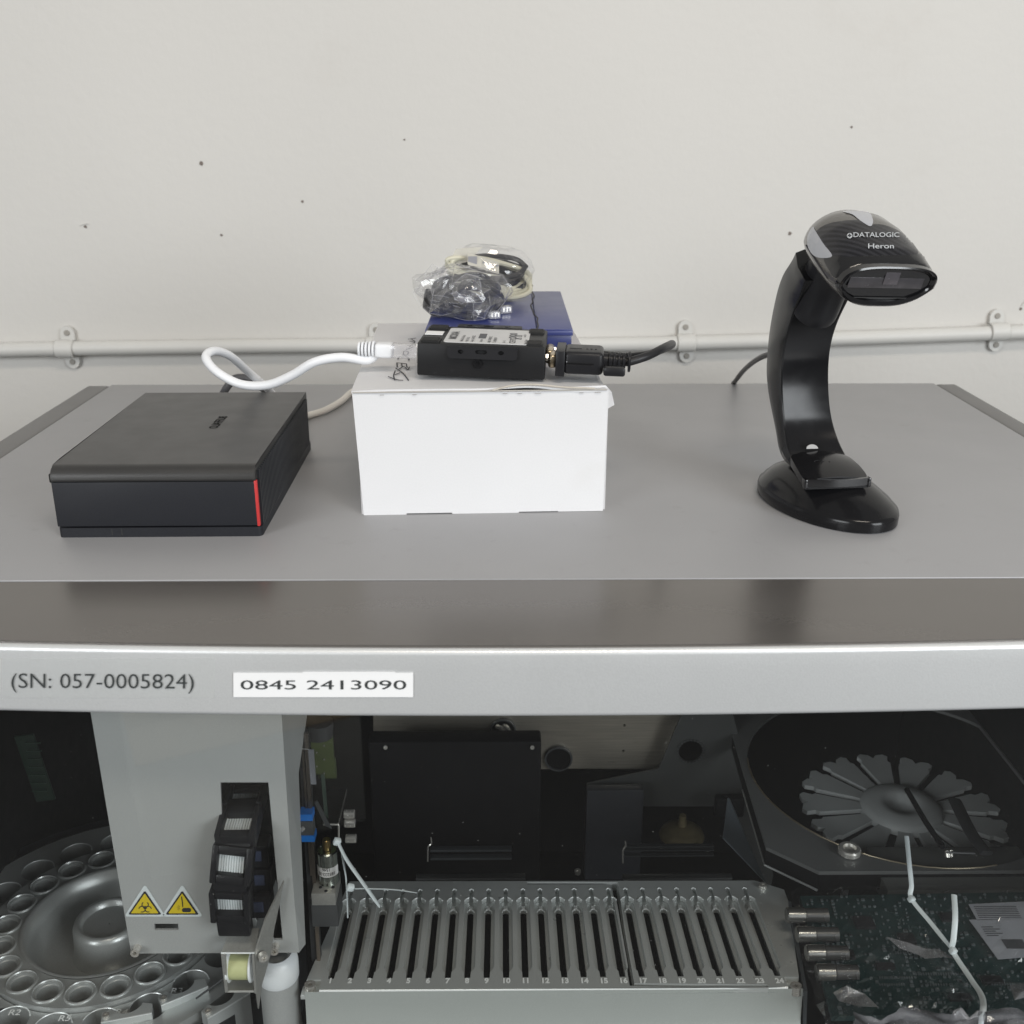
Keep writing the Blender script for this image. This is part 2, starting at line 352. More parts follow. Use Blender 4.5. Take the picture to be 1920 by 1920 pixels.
# ------------------------------------------------------------------ wall and conduit
WY = 1.30
o = link('wall', bmm(plate([[(-2.2, -1.2), (2.2, -1.2), (2.2, 1.9), (-2.2, 1.9)]], 0, 0.1, lambda x, y, z: Vector((x, WY + z, y)))), wall_m, smooth=None)
o['kind'] = 'structure'
for i, (px, py, rr) in enumerate([(377, 306, .0026), (415, 441, .0016), (567, 378, .0015), (1481, 438, .0022), (1597, 238, .0014), (160, 425, .0018), (1914, 579, .0022), (758, 262, .0012)]):
    p = PY(px, py, WY - 0.0006)
    h = link('nail_hole', bmm(plate([[(rr * random.uniform(.7, 1.2) * math.cos(R(a)), rr * random.uniform(.7, 1.2) * math.sin(R(a))) for a in range(0, 360, 36)]], 0, 0.0005, lambda x, y, z: Vector((p.x + x, p.y + z, p.z + y)))),
             mat('plaster hole', (0.20, 0.17, 0.15), 0.9), o, True, smooth=None)
smud_m = mat('wall scuff', (0.56, 0.545, 0.52), 0.8)
for (px, py, L_, a) in [(150, 423, .011, 10), (1914, 574, .010, 60)]:
    p = PY(px, py, WY - 0.0004); q = p + Vector((math.cos(R(a)) * L_, 0, math.sin(R(a)) * L_))
    link('scuff_mark', bmm(tube([p, (p + q) / 2 + Vector((.001, 0, .001)), q], .0011, 5, 3, flat=0.3)), smud_m, o, True)

pipe_y = WY - 0.014
pts = [PY(px, py, pipe_y) for px, py in [(-260, 664), (0, 656), (300, 651), (600, 648), (900, 648), (1200, 645), (1560, 635), (1900, 623), (2150, 615)]]
pr = 27 / FPX * (pipe_y * .94 + .24 * .34) / 2
pipe = link('conduit_pipe', bmm(tube(pts, pr, 20, 8)), pipe_m)
tag(pipe, 'long white painted conduit pipe running along the wall behind the machine', 'pipe')
def clip(px, py, tilt, label):
    c = PY(px, py, pipe_y); t = thing('pipe_clip', label, 'pipe clip', c, (0, R(tilt), 0), 'white pipe clips holding the conduit')
    rr = pr + 0.0022; wd = 0.011; bm = bmesh.new()
    prof = [(rr * math.cos(R(a)), rr * math.sin(R(a))) for a in range(-90, 91, 15)]      # (out from wall, up)
    outer = [Vector((0, -x, z)) for x, z in [(0, -rr)] + prof + [(0, rr)]]
    rs = [[p + Vector((s * wd, 0, 0)) for p in outer] for s in (-1, -.9, .9, 1)]
    rs[0] = [Vector((v.x, v.y * .9, v.z * .93)) for v in rs[0]]; rs[3] = [Vector((v.x, v.y * .9, v.z * .93)) for v in rs[3]]
    rings(bm, rs, closed=False)
    link('saddle', bmm(bm), pipe_m, t)
    for sgn in (1, -1):
        dx = 0.0005 if sgn > 0 else 0.003
        lug = link('lug', bmm(plate([[(-.0085, 0)] + [(.0085, 0)] + arc(0, .0085, .0085, 0, 180, 10)], 0, .004,
                   lambda x, y, z: Vector((x + dx, .0125 - z, sgn * (rr * .8 + y))))), pipe_m, t)
        s = cyl((dx, .0090, sgn * (rr * .8 + .009)), (dx, .0070, sgn * (rr * .8 + .009)), .0035, seg=14, bev=.0006)
        link('screw', bmm(s), mat('painted over screw', (0.33, 0.31, 0.28), 0.6), lug)
for (px, py, tl, lb) in [(123, 654, 1, 'white pipe clip at the left end of the conduit, lower lug shifted right'),
                         (704, 648, 0, 'white pipe clip half hidden behind the white cardboard box'),
                         (1286, 643, -1, 'white pipe clip beside the black cable loop'),
                         (1872, 622, -2, 'white pipe clip right of the scanner stand')]:
    clip(px, py, tl, lb)

# ------------------------------------------------------------------ the machine
bx0, bx1 = PZ(165, 720, 0).x, PZ(1796, 720, 0).x
yb = PZ(960, 720, 0).y; ys = PZ(960, 1085, 0).y
def yf(x): return 0.4695 + 0.0065 * ((x - 0.03) / 0.26) ** 2
mach = thing('analyser', 'wide grey laboratory analyser with smoked window and silver front band', 'lab analyser', (0, .75, 0))
ti0, ti1 = PZ(211, 720, 0).x, PZ(1754, 720, 0).x
link('top_panel', bmm(box(((ti0 + ti1) / 2, (ys + yb) / 2, -.0035), (ti1 - ti0 - .0012, yb - ys, .007), .0003)), panel_m, mach, True)
for x0, x1 in ((bx0, ti0), (ti1, bx1)):
    link('side_trim', bmm(box(((x0 + x1) / 2, (ys + yb) / 2 - .02, -.0105), (x1 - x0 - .0012, yb - ys + .04, .020), .003, 3)), panel_m if 0 else trim_m, mach, True)
link('seam', bmm(box(((bx0 + bx1) / 2, (ys + yb) / 2, -.010), (bx1 - bx0 - .01, yb - ys - .01, .006))), seam_m, mach, True)
# strip + fascia follow the slightly bowed front
bm = bmesh.new(); N = 48
def row(fn): return [Vector(fn(bx0 + (bx1 - bx0) * i / N)) for i in range(N + 1)]
rings(bm, [row(lambda x: (x, ys - .0004, -.012)), row(lambda x: (x, ys - .0003, -.0009)), row(lambda x: (x, ys - .0006, -.0006)), row(lambda x: (x, yf(x) + .0035, -.0010)), row(lambda x: (x, yf(x) + .0035, -.006))], closed=False)
link('front_strip', bmm(bm), strip_m, mach, True)
FZ = PY(960, 1346, yf(0)).z
bm = bmesh.new(); prof = [(.006, -.0052), (.0045, -.0026), (.0028, -.0022)] + [(.0028 - .0028 * math.sin(R(a)), -.0050 + .0028 * math.cos(R(a))) for a in range(15, 91, 15)]
prof += [(0, -.012), (0, FZ + .003)] + [(.0028 - .0028 * math.cos(R(a)), FZ + .0028 - .0028 * math.sin(R(a))) for a in range(15, 91, 15)] + [(.006, FZ), (.006, FZ + .004)]
rings(bm, [row(lambda x, d=d, z=z: (x, yf(x) + d, z)) for d, z in prof], closed=False)
fascia = link('front_band', bmm(bm), fascia_m, mach, True)
# body
zb = -0.56; yi0 = 0.474
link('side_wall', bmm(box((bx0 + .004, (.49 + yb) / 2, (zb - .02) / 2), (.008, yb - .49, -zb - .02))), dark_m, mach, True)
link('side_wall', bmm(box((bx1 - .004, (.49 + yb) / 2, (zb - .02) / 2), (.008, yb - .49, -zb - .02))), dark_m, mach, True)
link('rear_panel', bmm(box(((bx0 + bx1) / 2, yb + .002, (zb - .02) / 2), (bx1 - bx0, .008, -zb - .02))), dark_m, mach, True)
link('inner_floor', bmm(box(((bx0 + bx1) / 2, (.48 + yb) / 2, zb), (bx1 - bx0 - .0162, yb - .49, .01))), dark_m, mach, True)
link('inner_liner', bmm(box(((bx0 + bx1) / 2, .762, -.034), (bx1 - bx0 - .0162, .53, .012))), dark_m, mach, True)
link('window_pane', bmm(box(((bx0 + bx1) / 2, yf(.36) + .008, -.27), (bx1 - bx0 - .03, .003, .47))), pane_m, mach, True, smooth=None)
bm = bmesh.new(); rd = random.Random(4)
for k in range(420):
    x = rd.uniform(-.26, .34); z = rd.uniform(-.34, -.05); r_ = rd.choice([.00008, .00010, .00013, .0002]); y = yf(.36) + .008 + .0017
    bmesh.ops.create_icosphere(bm, subdivisions=1, radius=r_, matrix=Matrix.Translation((x, y, z)))
du = link('dust_specks', bmm(bm), mat('pale dust', (0.5, 0.5, 0.5), .8), bpy.data.objects['window_pane'], True); du['kind'] = 'stuff'
# stickers on the front band
def onf(off): return lambda px, py: (lambda p: Vector((p.x, yf(p.x) - off, p.z)))(PY(px, py, yf(PY(px, py, .472).x)))
def quadsheet(px0, py0, px1, py1, fn, n=12):
    V = [(px0 + (px1 - px0) * i / n, py) for py in (py0, py1) for i in range(n + 1)]
    F = [(i, i + 1, n + 2 + i, n + 1 + i) for i in range(n)]
    return bmm_n(flatmesh(V, F, fn))
link('clear_tape', quadsheet(2, 1234, 403, 1309, onf(.0003)), tape_m, fascia, True, smooth=None)
def pxtext(s, px0, px1, pyb, h, fn, name, m, parent, bold=0.0, slope=0.0):
    V, F = tex2d(s, 1.0, bold=bold); xs = [v[0] for v in V]; x0, x1 = min(xs), max(xs); k = (px1 - px0) / (x1 - x0)
    V = [(px0 + (v[0] - x0) * k, pyb + slope * (v[0] - x0) * k - v[1] / 0.73 * h) for v in V]
    return link(name, bmm_n(flatmesh(V, F, fn)), m, parent, True, smooth=None)
pxtext('(SN: 057-0005824)', 22, 364, 1289, 29, onf(.0006), 'serial_text', mat('dark print', (0.045, 0.05, 0.05), 0.5), fascia, slope=0.004, bold=-.006)
ws = link('number_sticker', quadsheet(438, 1260, 775, 1306, onf(.0006)), wlabel_m, fascia, True, smooth=None)
link('sticker_layer', quadsheet(568, 1258, 741, 1262, onf(.0007)), wlabel_m, ws, True, smooth=None)
pxtext('0845 2413090', 452, 762, 1291, 18, onf(.0009), 'number_text', mat('dark print', (0.03, 0.03, 0.03), 0.5), ws)

# ------------------------------------------------------------------ network storage box (left)
nl = PZ(108, 1008, 0); nrx = PZ(489, 1008, 0)
NW = nrx.x - nl.x; ND = 0.195; NH = 0.0455
nas = thing('storage_drive', 'black network storage box with red strip lying left on the analyser top', 'hard drive', ((nl.x + nrx.x) / 2, nl.y + ND / 2, 0), (0, 0, R(0.6)))
hw, hd = NW / 2, ND / 2
# cover: wraps round the front top edge, open at the ribbed side
def nasprof():
    r = .008; p = [(-hd + .001, .0362)]
    p += [(-hd + r - r * math.cos(R(a)), .0455 - r + r * math.sin(R(a))) for a in range(0, 91, 10)]
    return p + [(hd - .001, .0455), (hd, .0445), (hd, .012), (hd - .003, .012), (hd - .003, .0362)]
bm = plate([nasprof()], -hw, hw - .0018, lambda x, y, z: Vector((z, x, y)))
bmesh.ops.bevel(bm, geom=[e for e in bm.edges if abs(e.verts[0].co.x - e.verts[1].co.x) < 1e-6 and abs(abs(e.verts[0].co.x) - hw) < .003], offset=.0005, segments=1, affect='EDGES')
top = link('top_cover', bmm(bm), nastop_m, nas)
link('front_panel', bmm(box((-.0012, -hd + .0040, .0214), (NW - .0022, .0062, .0288), .0005)), nasfr_m, nas)
bm = plate([rrect(-hw + .0001, -hd + .0006, hw - .0004, hd - .001, .003)], 0, .0062); link('base_tray', bmm(bm), nasfr_m, nas)
link('inner_body', bmm(box((-.001, .003, .024), (NW - .0055, ND - .010, .036))), mat('deep black', (0.003, 0.003, 0.003), .7, spec=.1), nas)
link('red_strip', bmm(box((hw - .0022, -hd + .0022, .0215), (.0017, .0030, .0296), .0003)), red_m, nas)
nrib = 46; ribme = bmm(box((0, 0, 0), (.0011, .0013, .0345), .0003, 1))
bm = bmesh.new()
for i in range(nrib): box((hw - .0012, -hd + .007 + i * (ND - .012) / nrib, .0238), (.0018, .0021, .036), 0, bm=bm)
g = link('ribbed_grille', bmm(bm), naside_m, nas, smooth=None); g['kind'] = 'stuff'
for yy in (-hd + .013, hd - .022):
    link('rubber_foot', bmm(box((-hw - .0018, yy, .036), (.005, .010, .006), .001)), rub_m, nas)
for k in (0, 1): link('front_latch', bmm(box((-.030 + k * .006, -hd + .0012, .0035), (.0006, .0014, .004))), seam_m, nas)
text('BUFFALO', .0095, lambda x, y: Vector((.0175 - y * .9, -.004 - x * .85 + .027, .0457)), 'brand_print', mat('debossed print', (0.006, 0.006, 0.006), 0.7, spec=.1), nas, sx=.95, bold=.02)

# ------------------------------------------------------------------ white cardboard box
b0 = PZ(682, 966, 0); b1 = PZ(1132, 963, 0); BW = (b1 - b0).length; BZ = .0825
yaw = math.atan2(b1.y - b0.y, b1.x - b0.x) + R(1.6); BD = .245
wb_ = thing('cardboard_box', 'white cardboard box with handwriting on its lid under the blue box', 'cardboard box', b0, (0, 0, yaw))
def bulge(fx, fz): return .0012 * math.sin(math.pi * fx) * math.sin(math.pi * fz)
def sheetgrid(nu, nv, fn, th, nrmv):
    bm = bmesh.new(); A = [[bm.verts.new(fn(i / nu, j / nv)) for i in range(nu + 1)] for j in range(nv + 1)]
    for j in range(nv):
        for i in range(nu): bm.faces.new((A[j][i], A[j][i + 1], A[j + 1][i + 1], A[j + 1][i]))
    bmesh.ops.recalc_face_normals(bm, faces=bm.faces[:])
    bmesh.ops.solidify(bm, geom=bm.faces[:], thickness=th); return bm
# front: small die-cut steps along the lower edge, slight flare at the top
bot = [(0, 0), (.028, 0), (.028, .0008), (.058, .0008), (.058, 0), (.102, 0), (.102, .0007), (.128, .0007), (.128, 0.0003), (BW, .0003)]
front = plate([bot + [(BW + .0012, BZ), (-.0035, BZ)]], 0, .0018, lambda x, y, z: Vector((x, z - .0008 * math.sin(math.pi * min(1, max(0, y / BZ))), y)))
link('front_side', bmm(front), card_m, wb_)
link('right_side', bmm(plate([[(0, 0), (BD, 0), (BD, BZ), (0, BZ)]], 0, .0018, lambda x, y, z: Vector((BW - z - .0008, x + .002, y + .0004)))), card_m, wb_)
link('left_side', bmm(plate([[(0, 0), (BD, 0), (BD, BZ), (0, BZ)]], 0, .0018, lambda x, y, z: Vector((z - .0015, x + .002, y)))), card_m, wb_)
link('rear_side', bmm(plate([[(0, 0), (BW, 0), (BW, BZ), (0, BZ)]], 0, .0018, lambda x, y, z: Vector((x, BD + z, y)))), card_m, wb_)
link('outer_flap', bmm(plate([[(.0, 0), (.0, BZ * .96), (.004, BZ), (.012, BZ), (.012, 0)]], 0, .0012, lambda x, y, z: Vector((BW + .0018 - z, x + .004, y * .97)))), card_m, wb_)
def lidz(u, v):   # slight waves; front edge bulged open in the middle
    return .0006 + .0007 * noise.noise(Vector((u * 5, v * 5, 3))) + .0030 * math.exp(-((u - .70) / .16) ** 2) * math.exp(-(v / .10) ** 2) + .0012 * (1 - v) * math.sin(u * 6)
lid = link('lid', bmm(sheetgrid(40, 30, lambda u, v: Vector((u * (BW + .0035) - .004, v * (BD + .002) - .0008 * math.sin(u * 9), BZ + lidz(u, v))), .0012, 1)), card_m, wb_)
bm = bmesh.new()
tube([(-.003, -.0006, BZ - .0001), (BW * .5, -.0012, BZ + .0001), (BW, -.0006, BZ)], .0005, 6, 6, bm=bm)
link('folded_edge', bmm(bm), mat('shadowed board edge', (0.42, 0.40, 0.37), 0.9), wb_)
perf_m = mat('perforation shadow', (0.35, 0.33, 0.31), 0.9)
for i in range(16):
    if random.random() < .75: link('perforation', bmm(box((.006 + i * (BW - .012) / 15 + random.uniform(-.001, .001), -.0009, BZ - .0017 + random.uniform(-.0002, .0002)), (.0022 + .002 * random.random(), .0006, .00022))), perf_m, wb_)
# second flap layer peeking out at the right front
link('tuck_flap', bmm(plate([[(0, 0), (.030, .0005), (.034, -.004), (.036, -.0125), (.0315, -.015)]], 0, .0009, lambda x, y, z: Vector((BW - .030 + x, .0035 + z + x * .05, BZ + .001 + y)))), card_m, wb_)
bm = tube([(.085, -.0015, BZ + .0005), (.097, -.0018, BZ + .0035), (.112, -.002, BZ + .0042), (.130, -.0016, BZ + .0022), (.150, -.001, BZ + .001)], .0006, 6, 6)
link('flap_edge', bmm(bm), cardin_m, wb_)
# handwriting on the lid (pen strokes), reading towards the back
lo = Vector((0, 0, 0)); Lm = WM(wb_).inverted()
def penline(pxpts):
    P = [PZ(px, py, BZ + .0022) for px, py in pxpts]; return tube(P, .00045, 5, 3, flat=0.5)
bm = bmesh.new()
for st in [[(728, 706), (745, 712), (756, 713)], [(741, 695), (738, 704), (740, 712)], [(741, 702), (750, 699)], [(742, 690), (756, 700), (766, 713)], [(748, 692), (757, 687), (764, 693), (768, 688)],
           [(744, 680), (762, 682)], [(744, 680), (745, 688)], [(753, 681), (754, 687)], [(762, 682), (763, 688)], [(746, 673), (750, 668), (764, 669), (767, 675)],
           [(756, 665), (758, 658), (766, 660), (762, 666), (756, 664)], [(762, 655), (774, 651)], [(764, 648), (772, 647), (778, 640), (768, 640)],
           [(768, 650), (774, 644)], [(765, 636), (780, 634)], [(772, 636), (778, 640)]]:
    join(bm, penline(st))
link('handwriting', bmm(bm), ink_m, lid, True)

# ------------------------------------------------------------------ blue box on the white box
f1 = PZ(1074, 618, .1055); f0 = PZ(797, 619, .1055)
BLW = (f1 - f0).length; BLD = .185
blu = thing('blue_box', 'flat dark blue cardboard box with a torn seam under the plastic bag', 'blue box', (f0.x, f0.y, BZ + .0045), (0, 0, math.atan2(f1.y - f0.y, f1.x - f0.x) + R(-.9)))
bh = .1055 - BZ - .0045
link('tray', bmm(box((BLW / 2, BLD / 2, bh / 2 - .0006), (BLW - .0015, BLD - .0015, bh - .0014), .0008)), blue_m, blu)
seamx = BLW * .755
sm = lambda t: Vector((seamx + .0016 * math.sin(t * 9) + .0006 * math.sin(t * 31), t * BLD, bh + .0006))
def lidpanel(x0, x1): return box(((x0 + x1) / 2, BLD / 2, bh - .0004), (x1 - x0, BLD, .0016), .0005)
link('lid_panel', bmm(lidpanel(0, seamx - .0003)), blue_m, blu); link('lid_panel', bmm(lidpanel(seamx + .0003, BLW)), blue_m, blu)
link('lid_rim', bmm(box((BLW / 2, -.0003, bh - .0022), (BLW, .0008, .0034), .0003)), blue_m, blu)
link('torn_seam', bmm(tube([sm(i / 12) for i in range(13)], .0006, 5, 3, flat=.5)), ink_m, blu)

# ------------------------------------------------------------------ serial device server
d0 = PZ(782, 710, BZ + .003); d1 = PZ(1017, 722, BZ + .001)
dev = thing('serial_converter', 'small black metal serial device lying label up on the white box', 'network device', d0 + Vector((0, 0, .0022)), (0, R(1.6), R(-3.5)))
DW = (d1 - d0).length + .001; DD = .062; DH = .0215
link('housing', bmm(box((DW / 2, DD / 2, DH / 2), (DW, DD, DH), .0012, 2)), blkmetal_m, dev)
lab = link('label_plate', bmm(plate([rrect(.0165, .0035, .0715, .0535, .0025)], DH + .0002, DH + .0006)), label_m, dev)
def dl(x, y): return Vector((x, y, DH + .0009))
# everything printed sideways: text runs towards the back
def dtext(s, size, x, y, m, bold=0.0, sx=1.0): text(s, size, lambda a, b: dl(x - b, y + a), 'label_print', m, lab, sx=sx, bold=bold)
dtext('MOXA', .0074, .0240, .0130, print_m, .02, 1.2)
for i, (x, y, s_, z) in enumerate([(.0290, .006, 'Model: Sw Device', .0024), (.0325, .006, 'P/N: 5110 US', .0022), (.0358, .006, 'Input: 12-48 VDC', .0024), (.0415, .006, 'Serial No.', .0020),
                                   (.0470, .006, 'MAC: 0090E8 5C', .0024), (.0505, .006, 'Tel: 0886 2891', .0024), (.0565, .006, 'Rev 1.5', .0020),
                                   (.0705, .004, 'Made in Taiwan', .0020), (.0690, .028, 'www 2015', .0018)]):
    dtext(s_, z * 1.2, x, y, print_m, .02)
text('CE FC', .0056, lambda a, b: dl(.0630 - b, .0055 + a), 'label_print', print_m, lab, sx=1.1, bold=.02)
bm = bmesh.new()
for k in range(14): box((.0405 + .0001 * (k % 3), .019 + k * .00115, DH + .00085), (.0048, .0005 + .0003 * (k % 2), .0002), bm=bm)
for k in range(3): join(bm, plate([circ(.0605, .0255 + k * .0065, .0026, 16), circ(.0605, .0255 + k * .0065, .0018, 16)[::-1]], DH + .0007, DH + .0009))
join(bm, plate([[(.0665, .0195), (.0615 + .0005, .0225), (.0665, .0255)], [(.0660, .0203), (.0628, .0225), (.0660, .0247)][::-1]], DH + .0007, DH + .0009))
join(bm, plate([[(.0665, .030), (.0620, .030), (.0620, .034), (.0665, .034)], [(.0660, .0305), (.0660, .0335), (.0625, .0335), (.0625, .0305)]], DH + .0007, DH + .0009))
link('label_marks', bmm(bm), print_m, lab, smooth=None)
# rubber pads, wall-mount ears, screw
for (x0, y0, x1, y1) in [(.002, .002, .0145, .014), (.002, .047, .0145, .060), (DW - .0125, .003, DW - .002, .016), (DW - .0125, .043, DW - .002, .058)]:
    pd = link('rubber_pad', bmm(plate([rrect(x0, y0, x1, y1, .0012)], DH, DH + .0011)), rub_m, dev)
    bm = bmesh.new()
    for k in range(7): cyl((x0 + .001, y0 + .0015 + k * (y1 - y0 - .003) / 6, DH + .0012), (x1 - .001, y0 + .0015 + k * (y1 - y0 - .003) / 6, DH + .0012), .00045, seg=6, bm=bm)
    link('pad_ribs', bmm(bm), rub_m, pd)
link('white_sticker', bmm(box((.0075, .033, DH + .0005), (.012, .012, .0004))), wlabel_m, dev)
ear = lambda s: [(.020, 0), (.065, 0)] + arc(.062, s * .0075, .003, 0, s * 90, 4) + arc(.023, s * .0075, .003, s * 90, s * 180, 4)
def earbm(s, holes, tf): return plate([ear(s)] + holes, 0, .0012, tf)
eh = [circ(.0285, -.0045, .0019, 12)[::-1], circ(.0545, -.0045, .0019, 12)[::-1], rrect(.038, -.006, .0455, -.0025, .0015)[::-1]]
link('mounting_ear', bmm(earbm(-1, eh, lambda x, y, z: Vector((x, -z - .0006 + y * .12, DH - .0012 + y * .72)))), blk_m, dev)
eh2 = [circ(.0285, .0045, .0019, 12)[::-1], circ(.0545, .0045, .0019, 12)[::-1], rrect(.038, .0025, .0455, .006, .0015)[::-1]]
link('mounting_ear', bmm(earbm(1, eh2, lambda x, y, z: Vector((x, DD + y, DH - .001 + z)))), blk_m, dev)
screw('screw', (.0395, -.0002, .0095), (0, -1, 0), .0029, .0012, dev, gloss_m, False)
# rj45 socket + plug + white lead
sock = link('network_socket', bmm(box((-.0012, DD * .42, .0105), (.003, .016, .0135), .0006)), steel_m, dev)
M = WM(dev)
# DB9 of the device
link('serial_port', bmm(box((DW + .0025, .030, .0115), (.0055, .024, .0095), .002, 3)), gold_m, dev)
for dz in (-.0105, .0105): link('hex_standoff', bmm(cyl((DW, .030 + dz * 1.15, .0115), (DW + .0065, .030 + dz * 1.15, .0115), .0026, seg=6)), steel_m, dev)

# serial plug and its black cable
sp0 = M @ Vector((DW + .0065, .016, .0115)); ax = (M.to_3x3() @ Vector((1, 0, 0))).normalized()
plug = thing('serial_plug', 'black moulded serial plug and cable looping out behind the white box', 'plug', sp0, (0, R(1.6), R(-5)))
link('flange', bmm(box((.0035, 0, -.0005), (.006, .032, .0165), .0008)), blk_m, plug)
link('metal_shell', bmm(box((-.0018, 0, -.0005), (.0055, .0185, .009), .002, 3)), gold_m, plug)
link('hood', bmm(box((.0185, 0, 0), (.026, .029, .0150), .003, 3)), blk_m, plug)
link('hood_ridge', bmm(box((.0165, 0, .0001), (.021, .0292, .0055), .0022, 3)), gloss_m, plug)
link('hood_slot', bmm(box((.0130, -.003, .0075), (.008, .0012, .0006))), seam_m, plug)
bm = bmesh.new()
for k in range(3): cyl((.0205 + k * .0028, -.003, .0072), (.0205 + k * .0028, -.003, .0078), .0007, seg=8, bm=bm)
link('hood_dots', bmm(bm), seam_m, plug)
rl = link('strain_relief', bmm(cyl((.0305, 0, 0), (.046, 0, -.0003), .0052, .0042, seg=16)), blk_m, plug)
for k in range(4): link('relief_ring', bmm(cyl((.0345 + k * .0031, 0, 0), (.0362 + k * .0031, 0, 0), .0058, seg=16, bev=.0004)), blk_m, rl)
link('relief_collar', bmm(cyl((.0475, 0, -.0003), (.0492, 0, -.0003), .0068, seg=16, bev=.0004)), blk_m, plug)
for s_ in (-1, 1): link('thumb_screw', bmm(box((.0385, s_ * .0135 - .003, -.0035), (.014, .0055, .006), .0015)), blk_m, plug)
pe = (WM(plug) @ Vector((.046, 0, 0))); yy = pe.y
cpts = [pe, PY(1180, 678, yy), PY(1215, 667, yy + .005), PY(1245, 652, yy + .02), PY(1260, 645, yy + .055), PY(1248, 653, yy + .11), PY(1215, 664, yy + .13), PY(1170, 668, yy + .15), PY(1120, 664, yy + .17), PY(1080, 670, yy + .20), PY(1070, 700, yy + .22)]
link('cable', bmm(tube(cpts, .0029, 12, 8)), cable_m, plug, True)

# white network lead: plug + cable curl to the storage drive
rj = M @ Vector((-.003, DD * .42, .0105))
lead = thing('network_cable', 'white network cable curling from the serial device down behind the storage box', 'cable', rj, (0, R(2), R(-3)))
clearp = film('clear plug plastic', .06, .25, .15, bstr=0)
link('plug', bmm(box((-.009, 0, 0), (.018, .0115, .0085), .001)), clearp, lead)
link('boot', bmm(box((-.0225, 0, 0), (.012, .012, .0095), .002, 3)), white_m, lead)
for k in range(5): link('boot_rib', bmm(cyl((-.029 - k * .0024, 0, 0), (-.0305 - k * .0024, 0, 0), .0058 - k * .0003, seg=16, bev=.0004)), white_m, lead)
bs = WM(lead) @ Vector((-.030, 0, 0)); y0 = bs.y
cp = [WM(lead) @ Vector((-.026, 0, 0)), PY(690, 675, y0), PY(640, 670, y0), PY(590, 679, y0), PY(545, 705, y0 + .005), PY(500, 722, y0 + .01), PY(450, 720, y0 + .015), PY(405, 696, y0 + .02), PY(386, 670, y0 + .03), PY(402, 658, y0 + .045),
      PY(432, 668, y0 + .07), PY(465, 697, y0 + .10), PY(498, 725, y0 + .12), PZ(515, 745, .02), PZ(520, 760, .006)]
link('cable', bmm(tube(cp, .0031, 14, 9)), white_m, lead, True)
c2 = link('cable', bmm(tube([PZ(545, 790, .012), PZ(575, 780, .0035), PZ(610, 769, .0035), PZ(640, 752, .0035), PZ(660, 735, .004), PZ(690, 722, .004), PZ(740, 716, .004)], .0030, 12, 8)), cream_m)
tag(c2, 'cream cable on the panel running from the storage box behind the white box', 'cable')
c3 = link('cable', bmm(tube([PZ(405, 765, .004), PZ(414, 748, .008), PY(423, 730, .93), PY(440, 710, .93), PY(462, 709, .93), PY(478, 714, .93), PY(486, 722, .95), PZ(500, 735, .004)], .0034, 12, 8)), grey_m)
tag(c3, 'dark grey cable arching up behind the storage box', 'cable')

# ------------------------------------------------------------------ adapters in crinkled plastic bags
def crumple(c, rad, seed, amp=.22, sub=4, flat=0.25, wings=()):
    """crumpled film: many random planes dent a ball, leaving large flat facets with sharp folds"""
    rnd = random.Random(seed); bm = bmesh.new(); bmesh.ops.create_icosphere(bm, subdivisions=sub, radius=1)
    pl = [(Vector((rnd.gauss(0, 1), rnd.gauss(0, 1), rnd.gauss(0, 1))).normalized(), rnd.uniform(.80, .98)) for _ in range(46)]
    off = Vector((seed * 7.3, seed * 3.1, seed))
    for v in bm.verts:
        d = v.co.normalized(); r = 1.12
        for n_, h in pl:
            k = d.dot(n_)
            if k > .2: r = min(r, h / k)
        r += amp * (.35 - 1.2 * abs(noise.noise(d * 1.7 + off))) + amp * .45 * (.3 - abs(noise.noise(d * 4.2 + off)))
        for wd, wa, ww in wings:
            k = d.dot(Vector(wd).normalized()); r += wa * math.exp(-((1 - k) / ww)) 
        p = Vector((d.x * rad[0], d.y * rad[1], d.z * rad[2])) * r
        if p.z < -rad[2] * (1 - flat): p.z = -rad[2] * (1 - flat) + .02 * (p.z)
        v.co = p + Vector(c)
    return bm
BT = .1062
bag = thing('plastic_bag', 'crinkled clear plastic bag of black cable on the front of the blue box', 'plastic bag', (PZ(865, 590, BT).x, .81, BT))
c = PZ(865, 585, BT); c = Vector((c.x, .805, BT))
def bagmesh(c, rad, seed, **k): return crumple(c, rad, seed, **k)
random.seed(3)
bm = bmesh.new()
cc = PY(872, 557, .815)
for k in range(9):
    a0 = random.uniform(0, 6.28); tl = random.uniform(-.35, .35); rx = random.uniform(.017, .028); rz = random.uniform(.007, .013)
    P = [cc + Vector((rx * math.cos(a0 + t * .7), .012 * math.sin(t * .9 + k) + .004 * k - .016, rz * math.sin(a0 + t * .7) + tl * .012 * math.cos(t))) for t in range(0, 10)]
    tube(P, .0021, 8, 5, bm=bm)
link('coiled_cable', bmm(bm), cable_m, bag, True)
link('connector_block', bmm(box(cc + Vector((-.020, -.006, -.003)), (.018, .018, .016), .002, rot=Euler((.2, .1, .5)).to_matrix())), blk_m, bag, True)
link('connector_block', bmm(box(cc + Vector((.018, .006, -.006)), (.016, .020, .012), .002, rot=Euler((.1, -.3, -.4)).to_matrix())), blk_m, bag, True)
bz = PY(863, 552, .80)
link('film', bmm(crumple(PY(872, 547, .805), (.036, .030, .0225), 2, amp=.14, flat=.1, wings=[((-1, -.2, .5), .25, .05), ((.5, -.6, -.8), .15, .05)])), bag_m, bag, True, smooth=9)
